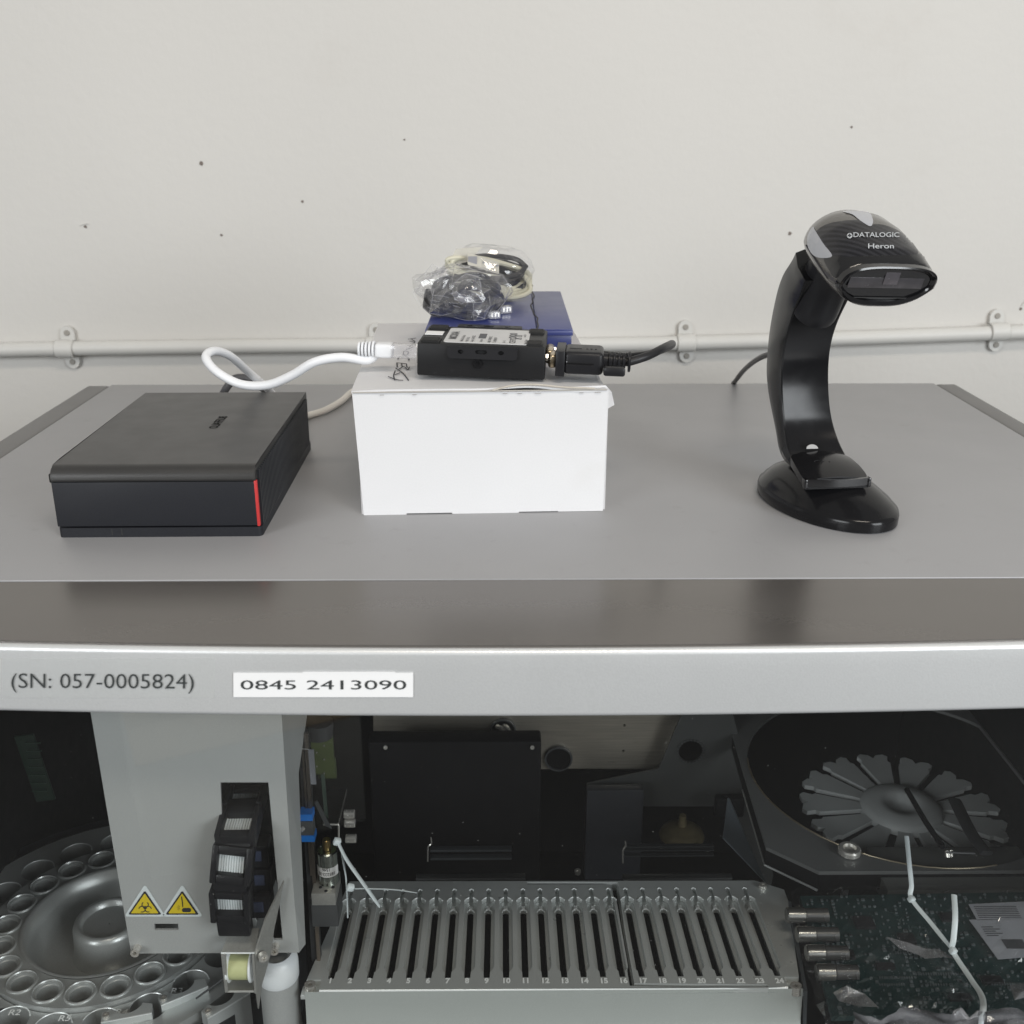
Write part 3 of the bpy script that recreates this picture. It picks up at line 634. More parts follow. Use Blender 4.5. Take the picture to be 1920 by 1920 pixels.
def fansheet(poly, y, jit, seed, sp=13, tilt=0.0):
    rnd = random.Random(seed); V, F = cdt(poly, sp); bm = bmesh.new()
    vs = [bm.verts.new(PY(px + rnd.uniform(-3, 3), py + rnd.uniform(-3, 3), y + rnd.uniform(-jit, jit) - tilt * (py - 550))) for px, py in V]
    for f in F:
        try: bm.faces.new([vs[i] for i in f])
        except ValueError: pass
    return bm
def crease_glints(o, r, ang, keep, seed, name='crease_glint'):  # thin pale tubes along fold edges imitate glints
    rnd = random.Random(seed); bm0 = bmesh.new(); bm0.from_mesh(o.data); bm = bmesh.new()
    for e in bm0.edges:
        if len(e.link_faces) == 2 and e.calc_face_angle(0) > R(ang) and rnd.random() < keep or (e.is_boundary and rnd.random() < .8):
            cyl(e.verts[0].co, e.verts[1].co, r, seg=4, bm=bm)
    bm0.free(); link(name, bmm(bm), glint_m, o, False)
shA = [(776, 552), (782, 528), (796, 508), (812, 494), (822, 503), (850, 500), (846, 530), (840, 560), (836, 590), (806, 588), (790, 572)]
f1_ = link('film_tail', bmm_n(fansheet(shA, .797, .006, 4)), bag_m, bag, True, smooth=None); crease_glints(f1_, .00012, 25, .3, 1)
shA2 = [(780, 545), (800, 515), (830, 502), (850, 520), (842, 580), (812, 582)]
f2_ = link('film_tail', bmm_n(fansheet(shA2, .806, .006, 8)), bag_m, bag, True, smooth=None); crease_glints(f2_, .00012, 25, .2, 2)
shB = [(806, 520), (830, 508), (870, 503), (905, 512), (940, 518), (958, 540), (950, 565), (925, 590), (912, 601), (870, 598), (830, 592), (806, 585), (812, 555)]
f3_ = link('film_front', bmm_n(fansheet(shB, .772, .007, 21, 15)), bag_m, bag, True, smooth=None); crease_glints(f3_, .00012, 25, .22, 3)
shC = [(850, 530), (875, 512), (895, 520), (902, 545), (918, 575), (908, 600), (885, 590), (862, 570), (850, 555)]
f4_ = link('film_fold', bmm_n(fansheet(shC, .764, .008, 33, 16)), bag_m, bag, True, smooth=None); crease_glints(f4_, .00016, 25, .35, 4)
bag3 = thing('cable_bag', 'second bag with a pale coiled lead and label behind the clear bag', 'plastic bag', PY(915, 545, .89))
bm = bmesh.new(); cc = PY(918, 512, .885); random.seed(5)
for k in range(7):
    P = [cc + Vector(((.034 - .002 * (k % 3)) * math.cos(t * .75), .013 * math.sin(t * .75 + k * .3), (.0125 - .001 * k) * math.sin(t * .75) - .0025 * math.cos(t * .75) * 3 + (k - 3) * .0012)) for t in range(0, 10)]
    tube(P, .0020, 8, 5, bm=bm)
link('pale_coil', bmm(bm), mat('pale yellow lead', (0.60, 0.58, 0.46), .45), bag3, True)
bm = bmesh.new()
for k in range(5):
    P = [cc + Vector(((.030 - .003 * (k % 3)) * math.cos(t * .8 + k), .010 * math.sin(t * .8 + k) + .006, .008 * math.sin(t * .8 + k) - .004 * k + .004)) for t in range(0, 9)]
    tube(P, .0022, 8, 5, bm=bm)
link('dark_coil', bmm(bm), cable_m, bag3, True)
lb = PY(905, 492, .865)
link('paper_label', bmm(plate([rrect(-.012, -.0045, .013, .0045, .001)], 0, .0004, lambda x, y, z: lb + Vector((x, y * .35 + z, y + -.30 * x - 12 * x * x * .4)))), mat('cream label', (0.50, 0.48, 0.42), .5), bag3, True)
bm = bmesh.new()
box(lb + Vector((-.008, -.0006, .0018)), (.007, .0003, .006), bm=bm); 
for k in range(4): box(lb + Vector((.001 + k * .0035, -.0005 , -.0008 * k)), (.0022, .0003, .0012), bm=bm)
link('label_print', bmm(bm), fprint_m, bag3, True)
link('film', bmm(crumple(PY(918, 514, .885), (.040, .026, .0245), 11, amp=.12, flat=.15)), bag_m, bag3, True, smooth=9)
link('film_corner', bmm(plate([[(838, 500), (855, 466), (905, 463), (893, 475), (880, 490)]], 0, .0006, lambda x, y, z: PY(x, y, .872 + z + (x % 7) * .0004))), bagw_m, bag3, True)

# small clear connectors peeking out under the bag
for (px, py, lbx) in [(948, 580, 'small clear grey connector at the right edge of the clear bag'), (926, 590, 'small clear grey connector lying just in front of the other')]:
    p = PZ(px, py, BT + .003)
    t = thing('clear_connector', lbx, 'connector', p, (0, 0, .3))
    link('body', bmm(box((0, 0, 0), (.009, .007, .0055), .001)), clearp, t)
    for k in range(3): link('contact', bmm(box((-.0025 + k * .0025, -.0036, .0005), (.001, .0006, .003))), steel_m, t)

# ------------------------------------------------------------------ barcode scanner on its stand
SO = Vector((.2105, .672, 0)); SY = R(5)
st = thing('scanner_stand', 'glossy black curved stand with oval base holding the barcode scanner', 'stand', SO, (0, 0, SY))
# local frame: -y is forward (towards the viewer, slightly right)
ea, eb = .0365, .0590
bc = Matrix.Rotation(-SY, 3, 'Z') @ Vector((.0060, .0045, 0)); brt = Matrix.Rotation(R(16), 3, 'Z')
def ell(z, k, kb=None, dy=0, n=64, dx=0):
    return [bc + brt @ Vector((ea * k * math.cos(2 * math.pi * i / n) + dx, dy + eb * (kb or k) * math.sin(2 * math.pi * i / n), z)) for i in range(n)]
bm = bmesh.new()
rings(bm, [ell(0, .965), ell(.001, .995), ell(.006, 1.0), ell(.0085, .985), ell(.0092, .962), ell(.0125, .90, dy=.001), ell(.0175, .76, dy=.003), ell(.0225, .58, dy=.004), ell(.0260, .40, dy=.005), ell(.0275, .18, dy=.005), ell(.0277, .03, dy=.005)])
link('base', bmm(bm), stand_m, st, smooth=50)
colp = spline([(.001, -.020, .0290), (.001, -.008, .0305), (.001, .006, .0325), (0, .0185, .040), (-.002, .0275, .055), (-.004, .0325, .076), (-.005, .0325, .098), (-.005, .0255, .118), (-.004, .0145, .136), (-.003, .006, .149)], 8)
def lerpk(t, K):
    for (a_, b_), (c_, d_) in zip(K, K[1:]):
        if t <= c_: f = (t - a_) / (c_ - a_); f = f * f * (3 - 2 * f); return b_ + (d_ - b_) * f
    return K[-1][1]
def colw(t): return lerpk(t, [(0, .0205), (.25, .0188), (.5, .0165), (.72, .0160), (.9, .0168), (1, .0175)])
def cold(t): return lerpk(t, [(0, .004), (.22, .008), (.38, .020), (.60, .036), (.80, .038), (1, .030)])
bm = bmesh.new(); rs = []
for i, p in enumerate(colp):
    t = i / (len(colp) - 1); d = (colp[min(i + 1, len(colp) - 1)] - colp[max(0, i - 1)]).normalized(); nn = Vector((0, d.z, -d.y)).normalized()
    w_ = colw(t); dp = cold(t)
    rs.append([p + Vector((x, 0, 0)) + nn * y for x, y in [(-w_, .0007), (-w_ + .0009, 0), (0, .0012), (w_ - .0009, 0), (w_, .0007), (w_ + .0006, dp * .45), (w_ - .003, dp * .9), (w_ * .45, dp * 1.05), (-w_ * .45, dp * 1.05), (-w_ + .0005, dp * .9), (-w_ - .0016, dp * .45)]])
rings(bm, rs)
col = link('column', bmm(bm), stand_m, st, smooth=28)
bm = bmesh.new(); rs = []
for y, z, wd in [(.010, .0345, .0185), (.002, .0345, .0200), (-.010, .0330, .0212), (-.020, .0308, .0215), (-.028, .0285, .0208)]:
    rs.append([Vector((-wd, y, z - .001)), Vector((-wd * .6, y, z + .0012)), Vector((0, y, z + .0022)), Vector((wd * .6, y, z + .0012)), Vector((wd, y, z - .001)), Vector((wd, y, z - .006)), Vector((-wd, y, z - .006))])
rings(bm, rs); link('foot_pad', bmm(bm), stand_m, st, smooth=50)
lipm = plate([[(-.0212, 0), (-.0105, -.0022), (.0, -.0029), (.0105, -.0022), (.0212, 0), (.0212, .0022), (.0105, .0), (0, -.0007), (-.0105, .0), (-.0212, .0022)]], .0245, .0293, lambda x, y, z: Vector((x, -.0285 + y, z)))
link('pad_lip', bmm(lipm), gloss_m, st)
for s_ in (-1, 1): link('lip_tab', bmm(box((s_ * .0208, -.0268, .0262), (.0026, .005, .0062), .0008)), gloss_m, st)
bm = bmesh.new()
for (x, y) in [(-.006, -.010), (.000, -.0085), (-.002, -.012)]: join(bm, plate([stroke(arc(x, y, .003, 20, 160, 6), .0005)], .0348, .0352))
link('embossed_mark', bmm(bm), blk_m, st)
ho = bmm(plate([arc(0, 0, .0040, 0, 180, 12, ry=.0026)], 0, .0006, lambda x, y, z: Vector((x - .003, .0118 - z + y * .5, .0375 + y))))
link('cable_hole', ho, mat('seen through opening', (0.36, 0.36, 0.36), .5), st)

# head: loft along its own axis
HM = PY(1657, 535, .630)
hd_ = thing('barcode_scanner', 'black handheld barcode scanner with grey trim resting on the stand', 'barcode scanner', HM, (R(17), R(3), R(14)))
# local: -y forward (mouth at y=0), z up
def sec(y, w_, ht, hb, n=2.6, bw=.78, zc=0, N_=48, skew=0):
    w_ *= .958; ht *= .945; hb *= .97; y *= .96; out = []
    for i in range(N_):
        a = 2 * math.pi * i / N_; ca, sa = math.cos(a), math.sin(a)
        x = w_ / 2 * math.copysign(abs(ca) ** (2 / n), ca); z = (ht if sa > 0 else hb) * math.copysign(abs(sa) ** (2 / n), sa)
        if z < 0: x *= 1 - (1 - bw) * (-z / hb)
        out.append(Vector((x, y + skew * z, z + zc)))
    return out
LS = [  # y, w, ht, hb, n, zc
    (0.0, .0655, .0150, .0135, 3.0, .000), (.0035, .0670, .0165, .0142, 2.9, .0005), (.012, .0675, .0200, .0158, 2.7, .001), (.024, .0670, .0225, .0165, 2.5, .002),
    (.036, .0655, .0245, .0170, 2.4, .003), (.048, .0615, .0245, .0170, 2.3, .0035), (.058, .0545, .0225, .0165, 2.2, .003), (.067, .044, .0180, .0150, 2.1, .002), (.073, .030, .0115, .0115, 2.0, 0.0), (.0755, .012, .005, .006, 2, -.001)]
bm = bmesh.new(); rings(bm, [sec(y, w_, ht, hb, n, zc=zc, skew=-.22 if y < .02 else -.22 * max(0, 1 - (y - .02) / .03)) for y, w_, ht, hb, n, zc in LS])
head = link('body', bmm(bm), shell_m, hd_, smooth=60)
# mouth: rim frame, recessed window
bm = bmesh.new()
rim = [sec(a_, b_, c_, d_, 3.1, bw=.68, skew=-.22) for a_, b_, c_, d_ in [(.001, .0664, .0156, .0140), (-.0035, .0660, .0152, .0136), (-.0042, .0635, .0142, .0124), (-.0030, .0600, .0128, .0100), (.0008, .0585, .0122, .0094), (.009, .053, .011, .0088)]]
bm2 = bmesh.new(); rings(bm2, rim[:], caps=False)
link('mouth_rim', bmm(bm2), gloss_m, hd_, smooth=50)
# cut the cap region: a dark recess box in front of body cap
link('scan_window', bmm(rings(bmesh.new(), [sec(.0004 - .0012, .0595, .0126, .0098, 3.1, bw=.68, skew=-.22), sec(-.0016, .0588, .0122, .0094, 3.1, bw=.68, skew=-.22)])), gloss_m, hd_)
wz = lambda z: -.0021 - .22 * z
for (x0, x1, z0, z1, m_) in [(-.0255, .0235, -.0005, .0060, mat('window mirror', (0.09, 0.085, 0.09), .25, .3, var=.4, vscale=150)), (-.0035, .0060, .0020, .0098, mat('window prism', (0.13, 0.12, 0.13), .25, .3, var=.3, vscale=150)), (-.0215, .0195, -.0080, -.0074, seam_m)]:
    link('window_detail', bmm(box(((x0 + x1) / 2, wz((z0 + z1) / 2), (z0 + z1) / 2), (x1 - x0, .0006, z1 - z0), .0002)), m_, hd_)
hb = wbvh(head)
# front upper lip, carbon panel, light grey trims, side shell drawn onto the head surface
patch([(1524, 447), (1536, 429), (1560, 418), (1600, 413), (1618, 416), (1631, 425), (1638, 421), (1660, 423), (1690, 436), (1708, 452), (1721, 474), (1705, 478), (1640, 480), (1580, 482), (1562, 480), (1545, 462)], hb, .00025, 'carbon_panel', carbon_m, hd_, 4)
patch([(1580, 397.5), (1600, 396), (1628, 399), (1636, 412), (1635, 422), (1629, 424.5), (1612, 414), (1598, 403)], hb, .0004, 'grey_trim', lgrey_m, hd_, 4)
patch([(1525, 426), (1530, 434), (1545, 458), (1561, 480), (1544, 484), (1528, 480), (1518, 468), (1514, 452), (1517, 438)], hb, .0004, 'grey_trim', lgrey_m, hd_, 4)
patch([(1545, 484), (1562, 481), (1600, 482), (1660, 480), (1710, 478), (1738, 478), (1746, 500), (1720, 503), (1668, 499), (1620, 503), (1590, 511), (1568, 521), (1556, 508)], hb, .0003, 'upper_lip', gloss_m, hd_, 5)
pxtext('DATALOGIC', 1600, 1685, 446, 9, onto(hb, .0007), 'brand_print', lprint_m, hd_, bold=.008, slope=-.0)
pxtext('Heron', 1627, 1675, 467, 9, onto(hb, .0007), 'model_print', lprint_m, hd_, bold=.01)
V, F = cdt(circ(1593, 443.5, 5, 16), 3); link('logo_mark', bmm_n(flatmesh(V, F, onto(hb, .0006))), lprint_m, hd_, True)
V, F = cdt([(1590, 442.6), (1592, 442.6), (1592, 440.5), (1594, 440.5), (1594, 442.6), (1596, 442.6), (1596, 444.4), (1594, 444.4), (1594, 446.5), (1592, 446.5), (1592, 444.4), (1590, 444.4)], 3)
link('logo_cross', bmm_n(flatmesh(V, F, onto(hb, .0009))), ink_m, hd_, True)
# seam line along the left side
seam = [onto(hb, .0001)(px, py) for px, py in [(1512, 460), (1520, 473), (1532, 491), (1545, 511), (1553, 522)]]
link('shell_seam', bmm(tube(seam, .0005, 6, 4)), ink_m, hd_, True)
# handle going down behind into the stand
h0 = PY(1580, 468, .675); h1 = PY(1530, 575, .694)
link('handle', bmm(tube([h0, (h0 + h1) / 2 + Vector((0, .003, .001)), h1, h1 + (h1 - h0) * .10], .0166, 24, 6, flat=.95, rad=lambda t: 1.0 - .12 * t)), blk_m, hd_, True)
sc_c = link('scanner_cable', bmm(tube([PY(1470, 665, .76), PY(1440, 665, .80), PY(1415, 677, .86), PY(1395, 694, .96), PY(1382, 710, 1.01), PY(1377, 717, 1.036), PY(1374, 722, 1.0445), PY(1374, 722, 1.0445) + Vector((-.001, .001, -.02)), PY(1374, 722, 1.0445) + Vector((-.002, .0, -.06))], .0022, 10, 8)), cable_m)
tag(sc_c, 'thin black cable from the scanner stand down behind the panel edge', 'cable')

# ================================================================== inside the window
# ------------------------------------------------------------------ rack bed with 24 lanes
ry = .530; ro = PY(570, 1856, ry); rt = R(6.2); ru = Vector((1, 0, 0)); rv = Vector((0, math.cos(rt), -math.sin(rt))); rn = Vector((0, math.sin(rt), math.cos(rt)))
rack = thing('sample_rack', 'grey metal rack bed with twenty four numbered lanes', 'rack', ro, (-rt, 0, 0))
def RL(px, py): p = PP(px, py, ro, rn) - ro; return (p.dot(ru), p.dot(rv))
x1r = RL(1508, 1856)[0]; vt = RL(960, 1651)[1]
lx1 = [RL(621 + 36.45 * i, 1833)[0] for i in range(24)]
holes, slots = [], []
vs0 = RL(940, 1833)[1]; vs1 = RL(940, 1699)[1]; vk = RL(940, 1667)[1]; vm_ = RL(940, 1683)[1]; vt0 = RL(940, 1818)[1]
pitch = (lx1[23] - lx1[0]) / 23
W2 = pitch * .375; NK = pitch * .10; SL = pitch * .17
for i, x in enumerate(lx1):
    x = lx1[0] + pitch * i
    h = [(x - SL * .9, vs0), (x + SL * .9, vs0), (x + SL, vt0 - .002), (x + W2 * .8, vt0 + .0005), (x + W2, vt0 + .003)]
    h += [(x + W2, vm_ - W2)] + arc(x, vm_ - W2, W2, 8, 72, 5) + [(x + NK, vk - NK)] + arc(x, vk - NK, NK, 30, 150, 4) + [(x - NK, vk - NK)] + arc(x, vm_ - W2, W2, 108, 172, 5)
    h += [(x - W2, vt0 + .003), (x - W2 * .8, vt0 + .0005), (x - SL, vt0 - .002)]
    holes.append(h[::-1]); slots.append(([(x - SL, vs0 - .001), (x + SL, vs0 - .001), (x + SL, vs1 - SL)] + arc(x, vs1 - SL, SL, 20, 160, 6) + [(x - SL, vs1 - SL)])[::-1])
groove = stroke([RL(988, 1656), RL(1075, 1656), RL(1152, 1656.5), RL(1167, 1745), RL(1185, 1846), RL(1300, 1848), RL(1440, 1849)], .0032)
ntc = .0095
outl = [(ntc, 0), (x1r - ntc, 0)] + [(x1r - ntc, ntc * .8), (x1r, ntc)] + [(x1r, .02), RL(1478, 1665), RL(1440, 1651), (RL(1440, 1651)[0], vt), (RL(655, 1651)[0], vt), (0, ntc), (ntc, ntc * .8)]
outl = [(ntc, 0), (x1r - ntc, 0), (x1r - ntc, ntc), (x1r, ntc), RL(1478, 1690), RL(1470, 1668), RL(1415, 1651), (RL(656, 1651)[0], vt), (0, ntc), (ntc, ntc)]
bm = plate([outl] + holes + [groove[::-1]], -.0035, 0)
link('lane_plate', bmm(bm), alu_m, rack, smooth=None)
bm = plate([[(.001, .001), (x1r - .001, .001), (RL(1440, 1651)[0], vt - .002), (RL(656, 1651)[0], vt - .002)]] + slots + [stroke([RL(990, 1656.5), RL(1075, 1656.5), RL(1152, 1657), RL(1167, 1745), RL(1185, 1846), RL(1300, 1848), RL(1438, 1849)], .0018)[::-1]], -.0062, -.0036)
link('lane_floor', bmm(bm), alu_m, rack, smooth=None)
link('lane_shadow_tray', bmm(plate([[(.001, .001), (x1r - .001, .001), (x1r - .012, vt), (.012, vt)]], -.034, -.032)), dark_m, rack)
# bright chamfers round every lane
for i in range(24):
    bm = bmesh.new(); x = lx1[0] + pitch * i
    tube([(x + W2 * math.cos(R(a)), vm_ - W2 + W2 * math.sin(R(a)), .0001) for a in range(12, 73, 12)], .00045, 5, 2, bm=bm, flat=1)
    tube([(x + W2 * math.cos(R(a)), vm_ - W2 + W2 * math.sin(R(a)), .0001) for a in range(108, 169, 12)], .00045, 5, 2, bm=bm, flat=1)
    tube([(x + NK * math.cos(R(a)), vk - NK + NK * math.sin(R(a)), .0001) for a in range(0, 181, 30)], .0005, 5, 2, bm=bm, flat=1)
    tube([(x + (SL + .0004) * math.cos(R(a)), vs1 - SL + (SL + .0004) * math.sin(R(a)), -.0034) for a in range(0, 181, 20)], .0004, 5, 2, bm=bm, flat=1)
    link('lane_rim', bmm(bm), aluw_m, rack)
# lane seats: small shelf in each lane, and numbers
for i in range(24):
    x = lx1[0] + pitch * i
    link('lane_seat', bmm(box((x, vs1 + .002, -.0031), (NK * 2.0, .004, .0012), .0003)), aluw_m, rack)
    V, F = tex2d(str(i + 1), .0064, 'CENTER', .85, .045)
    nx = RL(621 + 36.35 * i, 1842.5)
    link('number', bmm_n(flatmesh(V, F, lambda a, b: Vector((x + a, nx[1] - .0004 + b, .0002)))), mat('engraved number', (0.85, 0.88, 0.88), .5), rack, smooth=None)
# front face
ff = bmesh.new(); rings(ff, [[Vector((x, y, z)) for x in (ntc, x1r - ntc)] for y, z in [(.0, -.0), (-.0004, -.0003), (-.0007, -.001)]], closed=False)
link('front_chamfer', bmm(ff), aluw_m, rack)
Mi = Matrix.Rotation(rt, 4, 'X')
def rf(x, y, z): return Mi @ Vector((x, y, z))
prof = [(-.0007, -.001), (-.0012, -.010), (-.0025, -.024), (-.004, -.0275), (-.002, -.032), (.02, -.034)]
ff = bmesh.new(); rings(ff, [[rf(x, y, z) for x in (.0005, ntc, x1r - ntc, x1r)] for y, z in prof], closed=False)
link('front_face', bmm(ff), mat('rack front satin aluminium', (0.46, 0.49, 0.475), .38, .3, var=.04, vscale=20, grain=.04, gscale=1300), rack)
for (px, py, lab_) in [(581, 1846, 0), (1493, 1848, 1)]:
    a, b = RL(px, py)
    c0 = Vector((a, b + .0006, -.006))
    link('corner_ledge', bmm(box((a + (.0002 if lab_ else -.0005), ntc / 2 - .0002, -.0055), (ntc, ntc, .003), .0004)), alu_m, rack)
    screw('screw', c0, (0, 0, 1), .0036, .006, rack, None, False)
screw('screw', (*RL(1430, 1664), 0), (0, 0, 1), .0030, .0025, rack, None, False)

# ------------------------------------------------------------------ sampler arm cover with stickers
cy = .516
cov = thing('arm_cover', 'tall grey metal cover of the sampler arm with two yellow warning triangles', 'machine cover', PY(400, 1787, cy))
CP = lambda px, py: (lambda p: (p.x, p.z))(PY(px, py, cy))
ctf = lambda x, y, z: Vector((x, cy + z, y))
hole = [CP(413, 1467), CP(503, 1467), CP(530, 1762), CP(513, 1762), CP(505, 1752), CP(425, 1752)]
win = [CP(289, 1732), CP(334, 1732), CP(335, 1744), CP(290, 1744)]
def dx(px, py): return CP(px, py)
oc = [CP(168, 1325), CP(527, 1325), CP(535, 1450), CP(545, 1600), CP(553, 1700), CP(561, 1786), CP(246, 1788)]
bm = plate([oc, hole, win], 0, .0015, ctf); link('front_plate', bmm(bm), cover_m, cov, True, smooth=None)
# right side flange angled backwards
A = [Vector((x, cy, z)) for x, z in (CP(527, 1325), CP(535, 1450), CP(545, 1600), CP(553, 1700), CP(561, 1786))]
Bk = [PY(578, 1325, cy + .055), PY(560, 1450, cy + .03), PY(566, 1600, cy + .02), PY(570, 1700, cy + .014), PY(573, 1770, cy + .008)]
bm = bmesh.new(); rings(bm, [A, Bk], closed=False); bm.normal_update(); bmesh.ops.solidify(bm, geom=bm.faces[:], thickness=.0012)
link('side_flange', bmm(bm), cover_m, cov, True, smooth=None)
link('cutout_dark', bmm(box((CP(455, 1600)[0], cy + .062, CP(455, 1600)[1] + .005), (.035, .004, .13))), dark_m, cov, True)  # black sheet stands in for the dark depth behind the cutout
for px, py in [(258, 1777), (517, 1774)]: screw('screw', PY(px, py, cy - .0002), (0, -1, .1), .0026, .0055, cov)
# stickers
def tri(cx, cyp, w_, h_, r=0): return [(cx - w_ / 2, cyp + h_ / 2), (cx + w_ / 2, cyp + h_ / 2), (cx, cyp - h_ / 2)]
def rtri(cx, y0, y1, w_, rr):
    A_ = [Vector((cx - w_ / 2, y1)), Vector((cx + w_ / 2, y1)), Vector((cx, y0))]; out = []
    for i in range(3):
        p, a, b = A_[i], A_[i - 1], A_[(i + 1) % 3]; da = (a - p).normalized(); db = (b - p).normalized()
        for t in (0, .25, .5, .75, 1):
            q = (p + da * rr) * (1 - t) ** 2 + p * 2 * t * (1 - t) + (p + db * rr) * t * t; out.append(tuple(q))
    return out
def onc(off): return lambda px, py: PY(px, py, cy) + Vector((0, -off, 0))
def cpatch(poly, off, name, m, parent, holes=()):
    t = [[Vector((a, b, 0)) for a, b in l] for l in [poly] + [h for h in holes]]
    flat = [p for l in t for p in l]; tr = tessellate_polygon(t)
    return link(name, bmm_n(flatmesh([(p.x, p.y) for p in flat], tr, onc(off))), m, parent, True, smooth=None)
stick_m = mat('sticker backing', (0.60, 0.65, 0.66), .4)
for k, cx in enumerate((273, 343)):
    b_ = cpatch(rtri(cx - 3 + 2, 1657, 1718, 86 if 0 else 78, 7), .0003, 'warning_sticker', stick_m, cov)
    b_['label'] = ['triangular biohazard warning sticker', 'triangular injury warning sticker with rod and hand'][k]
    cpatch(rtri(cx - 1, 1668.5, 1714, 63, 4), .0005, 'black_border', ink_m, b_)
    cpatch(rtri(cx - 1, 1673.5, 1711, 52, 2), .0007, 'yellow_field', warn_m, b_)
    if k == 0:
        for q in range(3):
            a = -90 + 120 * q; ux, uy = math.cos(R(a)), math.sin(R(a)); c_ = (cx + ux * 6.6, 1700 + uy * 5.6)
            cpatch(stroke(arc(c_[0], c_[1], 6.0, a + 180 - 142, a + 180 + 142, 14, ry=5.4), 1.6), .0009, 'biohazard_mark', ink_m, b_)
            cpatch(stroke([(cx + ux * 1.5, 1700 + uy * 1.5), (cx + ux * 3.4, 1700 + uy * 3.2)], 2.0), .0009, 'biohazard_mark', ink_m, b_)
    else:
        cpatch(stroke([(cx - 2, 1679), (cx - .5, 1688), (cx + .5, 1699)], 1.8), .0009, 'rod_mark', ink_m, b_)
        cpatch(rrect(cx - 1, 1700.5, cx + 16, 1708.5, 3.9), .0009, 'hand_mark', ink_m, b_)
        for a in (150, 180, 210, 235, 125):
            cpatch(stroke([(cx - 4 + 2 * math.cos(R(a)), 1700 + 2 * math.sin(R(a))), (cx - 4 + 7 * math.cos(R(a)), 1700 + 6 * math.sin(R(a)))], .7), .0009, 'spark_mark', mat('faint mark', (0.25, 0.2, 0.02), .5), b_)

# ------------------------------------------------------------------ cable chain
ch = thing('cable_chain', 'black plastic cable chain with white ribbon wires hanging out of the arm cover', 'cable chain', PY(440, 1740, .50))
cpath = spline([PY(476, 1472, .560), PY(462, 1498, .540), PY(449, 1545, .515), PY(441, 1582, .506), PY(437, 1617, .502), PY(434, 1655, .500), PY(434, 1692, .500), PY(440, 1736, .503)], 10)
L_ = [0]
for i in range(1, len(cpath)): L_.append(L_[-1] + (cpath[i] - cpath[i - 1]).length)
def cat_(s):
    for i in range(1, len(L_)):
        if L_[i] >= s: break
    f = (s - L_[i - 1]) / (L_[i] - L_[i - 1]); p = cpath[i - 1].lerp(cpath[i], f); return p, (cpath[i] - cpath[i - 1]).normalized()
def sof(px, py):
    best = min(range(len(cpath)), key=lambda i: (lambda q: abs((q[1]) - py))(proj(cpath[i]))); return L_[best]
def proj(p):
    q = CR.transposed() @ (p - CO); return (960 + FPX * q.x / -q.z, 960 - FPX * q.y / -q.z)
cw = .0225
for py in (1500, 1550, 1617, 1691):
    s = sof(0, py); p, d = cat_(s); sd = Vector((1, 0, 0)) - d * d.x; sd.normalize(); nn = d.cross(sd).normalized()
    if nn.y > 0: nn = -nn
    mtx = Matrix((sd, -d, nn)).transposed()
    hgt = .0125
    T = lambda bm: (bmesh.ops.transform(bm, matrix=Matrix.Translation(p) @ mtx.to_4x4(), verts=bm.verts[:]), bm)[1]
    bm = bmesh.new()
    for sg in (-1, 1):
        box((sg * (cw / 2 - .0016), 0, 0), (.0034, .0225, .011), .0008, bm=bm)
        box((0, sg * .0085, 0), (cw - .003, .0048, .009), .0006, bm=bm)
    link('chain_link', bmm(T(bm)), blk_m, ch, True)
    bm = bmesh.new()
    for k in range(10): tube([(-.0066 + k * .00147 - .001, y_, -.001 + .0005 * math.cos(y_ * 300)) for y_ in (-.0085, -.003, .003, .0085)], .00068, 6, 2, bm=bm)
    link('ribbon_wire', bmm(T(bm)), ribbon_m, ch, True)
for py in (1480, 1523, 1582, 1655, 1728):
    s = sof(0, py); p, d = cat_(min(s, L_[-1] - .001)); sd = Vector((1, 0, 0)) - d * d.x; sd.normalize(); nn = d.cross(sd).normalized()
    if nn.y > 0: nn = -nn
    mtx = Matrix((sd, -d, nn)).transposed()
    bm = box((0, 0, -.0008), (cw - .0035, .013 if py != 1728 else .019, .0085), .0012)
    bmesh.ops.transform(bm, matrix=Matrix.Translation(p) @ mtx.to_4x4(), verts=bm.verts[:])
    link('chain_bridge', bmm(bm), blk_m, ch, True)
# returning half of the chain, deeper and to the right
for (px, py, y_) in [(482, 1595, .535), (488, 1640, .535), (486, 1690, .530)]:
    p = PY(px, py, y_); link('chain_link', bmm(box(p, (.016, .012, .016), .001)), blk_m, ch, True)
    link('ribbon_wire', bmm(box(p + Vector((.001, -.0063, .001)), (.006, .001, .007), .0002)), mat('dim blue ribbon', (0.04, 0.05, 0.09), .5), ch, True)

# ------------------------------------------------------------------ roller bracket under the arm, white collar on grey post
br = thing('roller_bracket', 'bare metal bracket with pale yellow roller below the cable chain', 'bracket', PY(450, 1862, .497))
by = .500
def q4(a, b, c, d, th=.0012):
    bm = bmesh.new(); bm.faces.new([bm.verts.new(v) for v in (a, b, c, d)]); bm.normal_update(); bmesh.ops.solidify(bm, geom=bm.faces[:], thickness=th); return bm
tl = PY(415, 1786, by); tr_ = PY(477, 1786, by)
bkl = PY(432, 1740, cy - .001); bkr = PY(486, 1740, cy - .001)
bl = PY(423, 1856, by); brr = PY(478, 1858, by)
raw_m = mat('bare sheet metal', (0.42, 0.42, 0.40), .38, .55, var=.15, vscale=60, grain=.08, bump=.2, bscale=500)
link('top_plate', bmm(q4(tl, tr_, bkr, bkl)), raw_m, br, True, smooth=None)
link('top_edge', bmm(tube([tl + Vector((0, -.0003, 0)), (tl + tr_) / 2 + Vector((0, -.0003, 0)), tr_ + Vector((0, -.0003, 0))], .0006, 6, 1)), aluw_m, br, True)
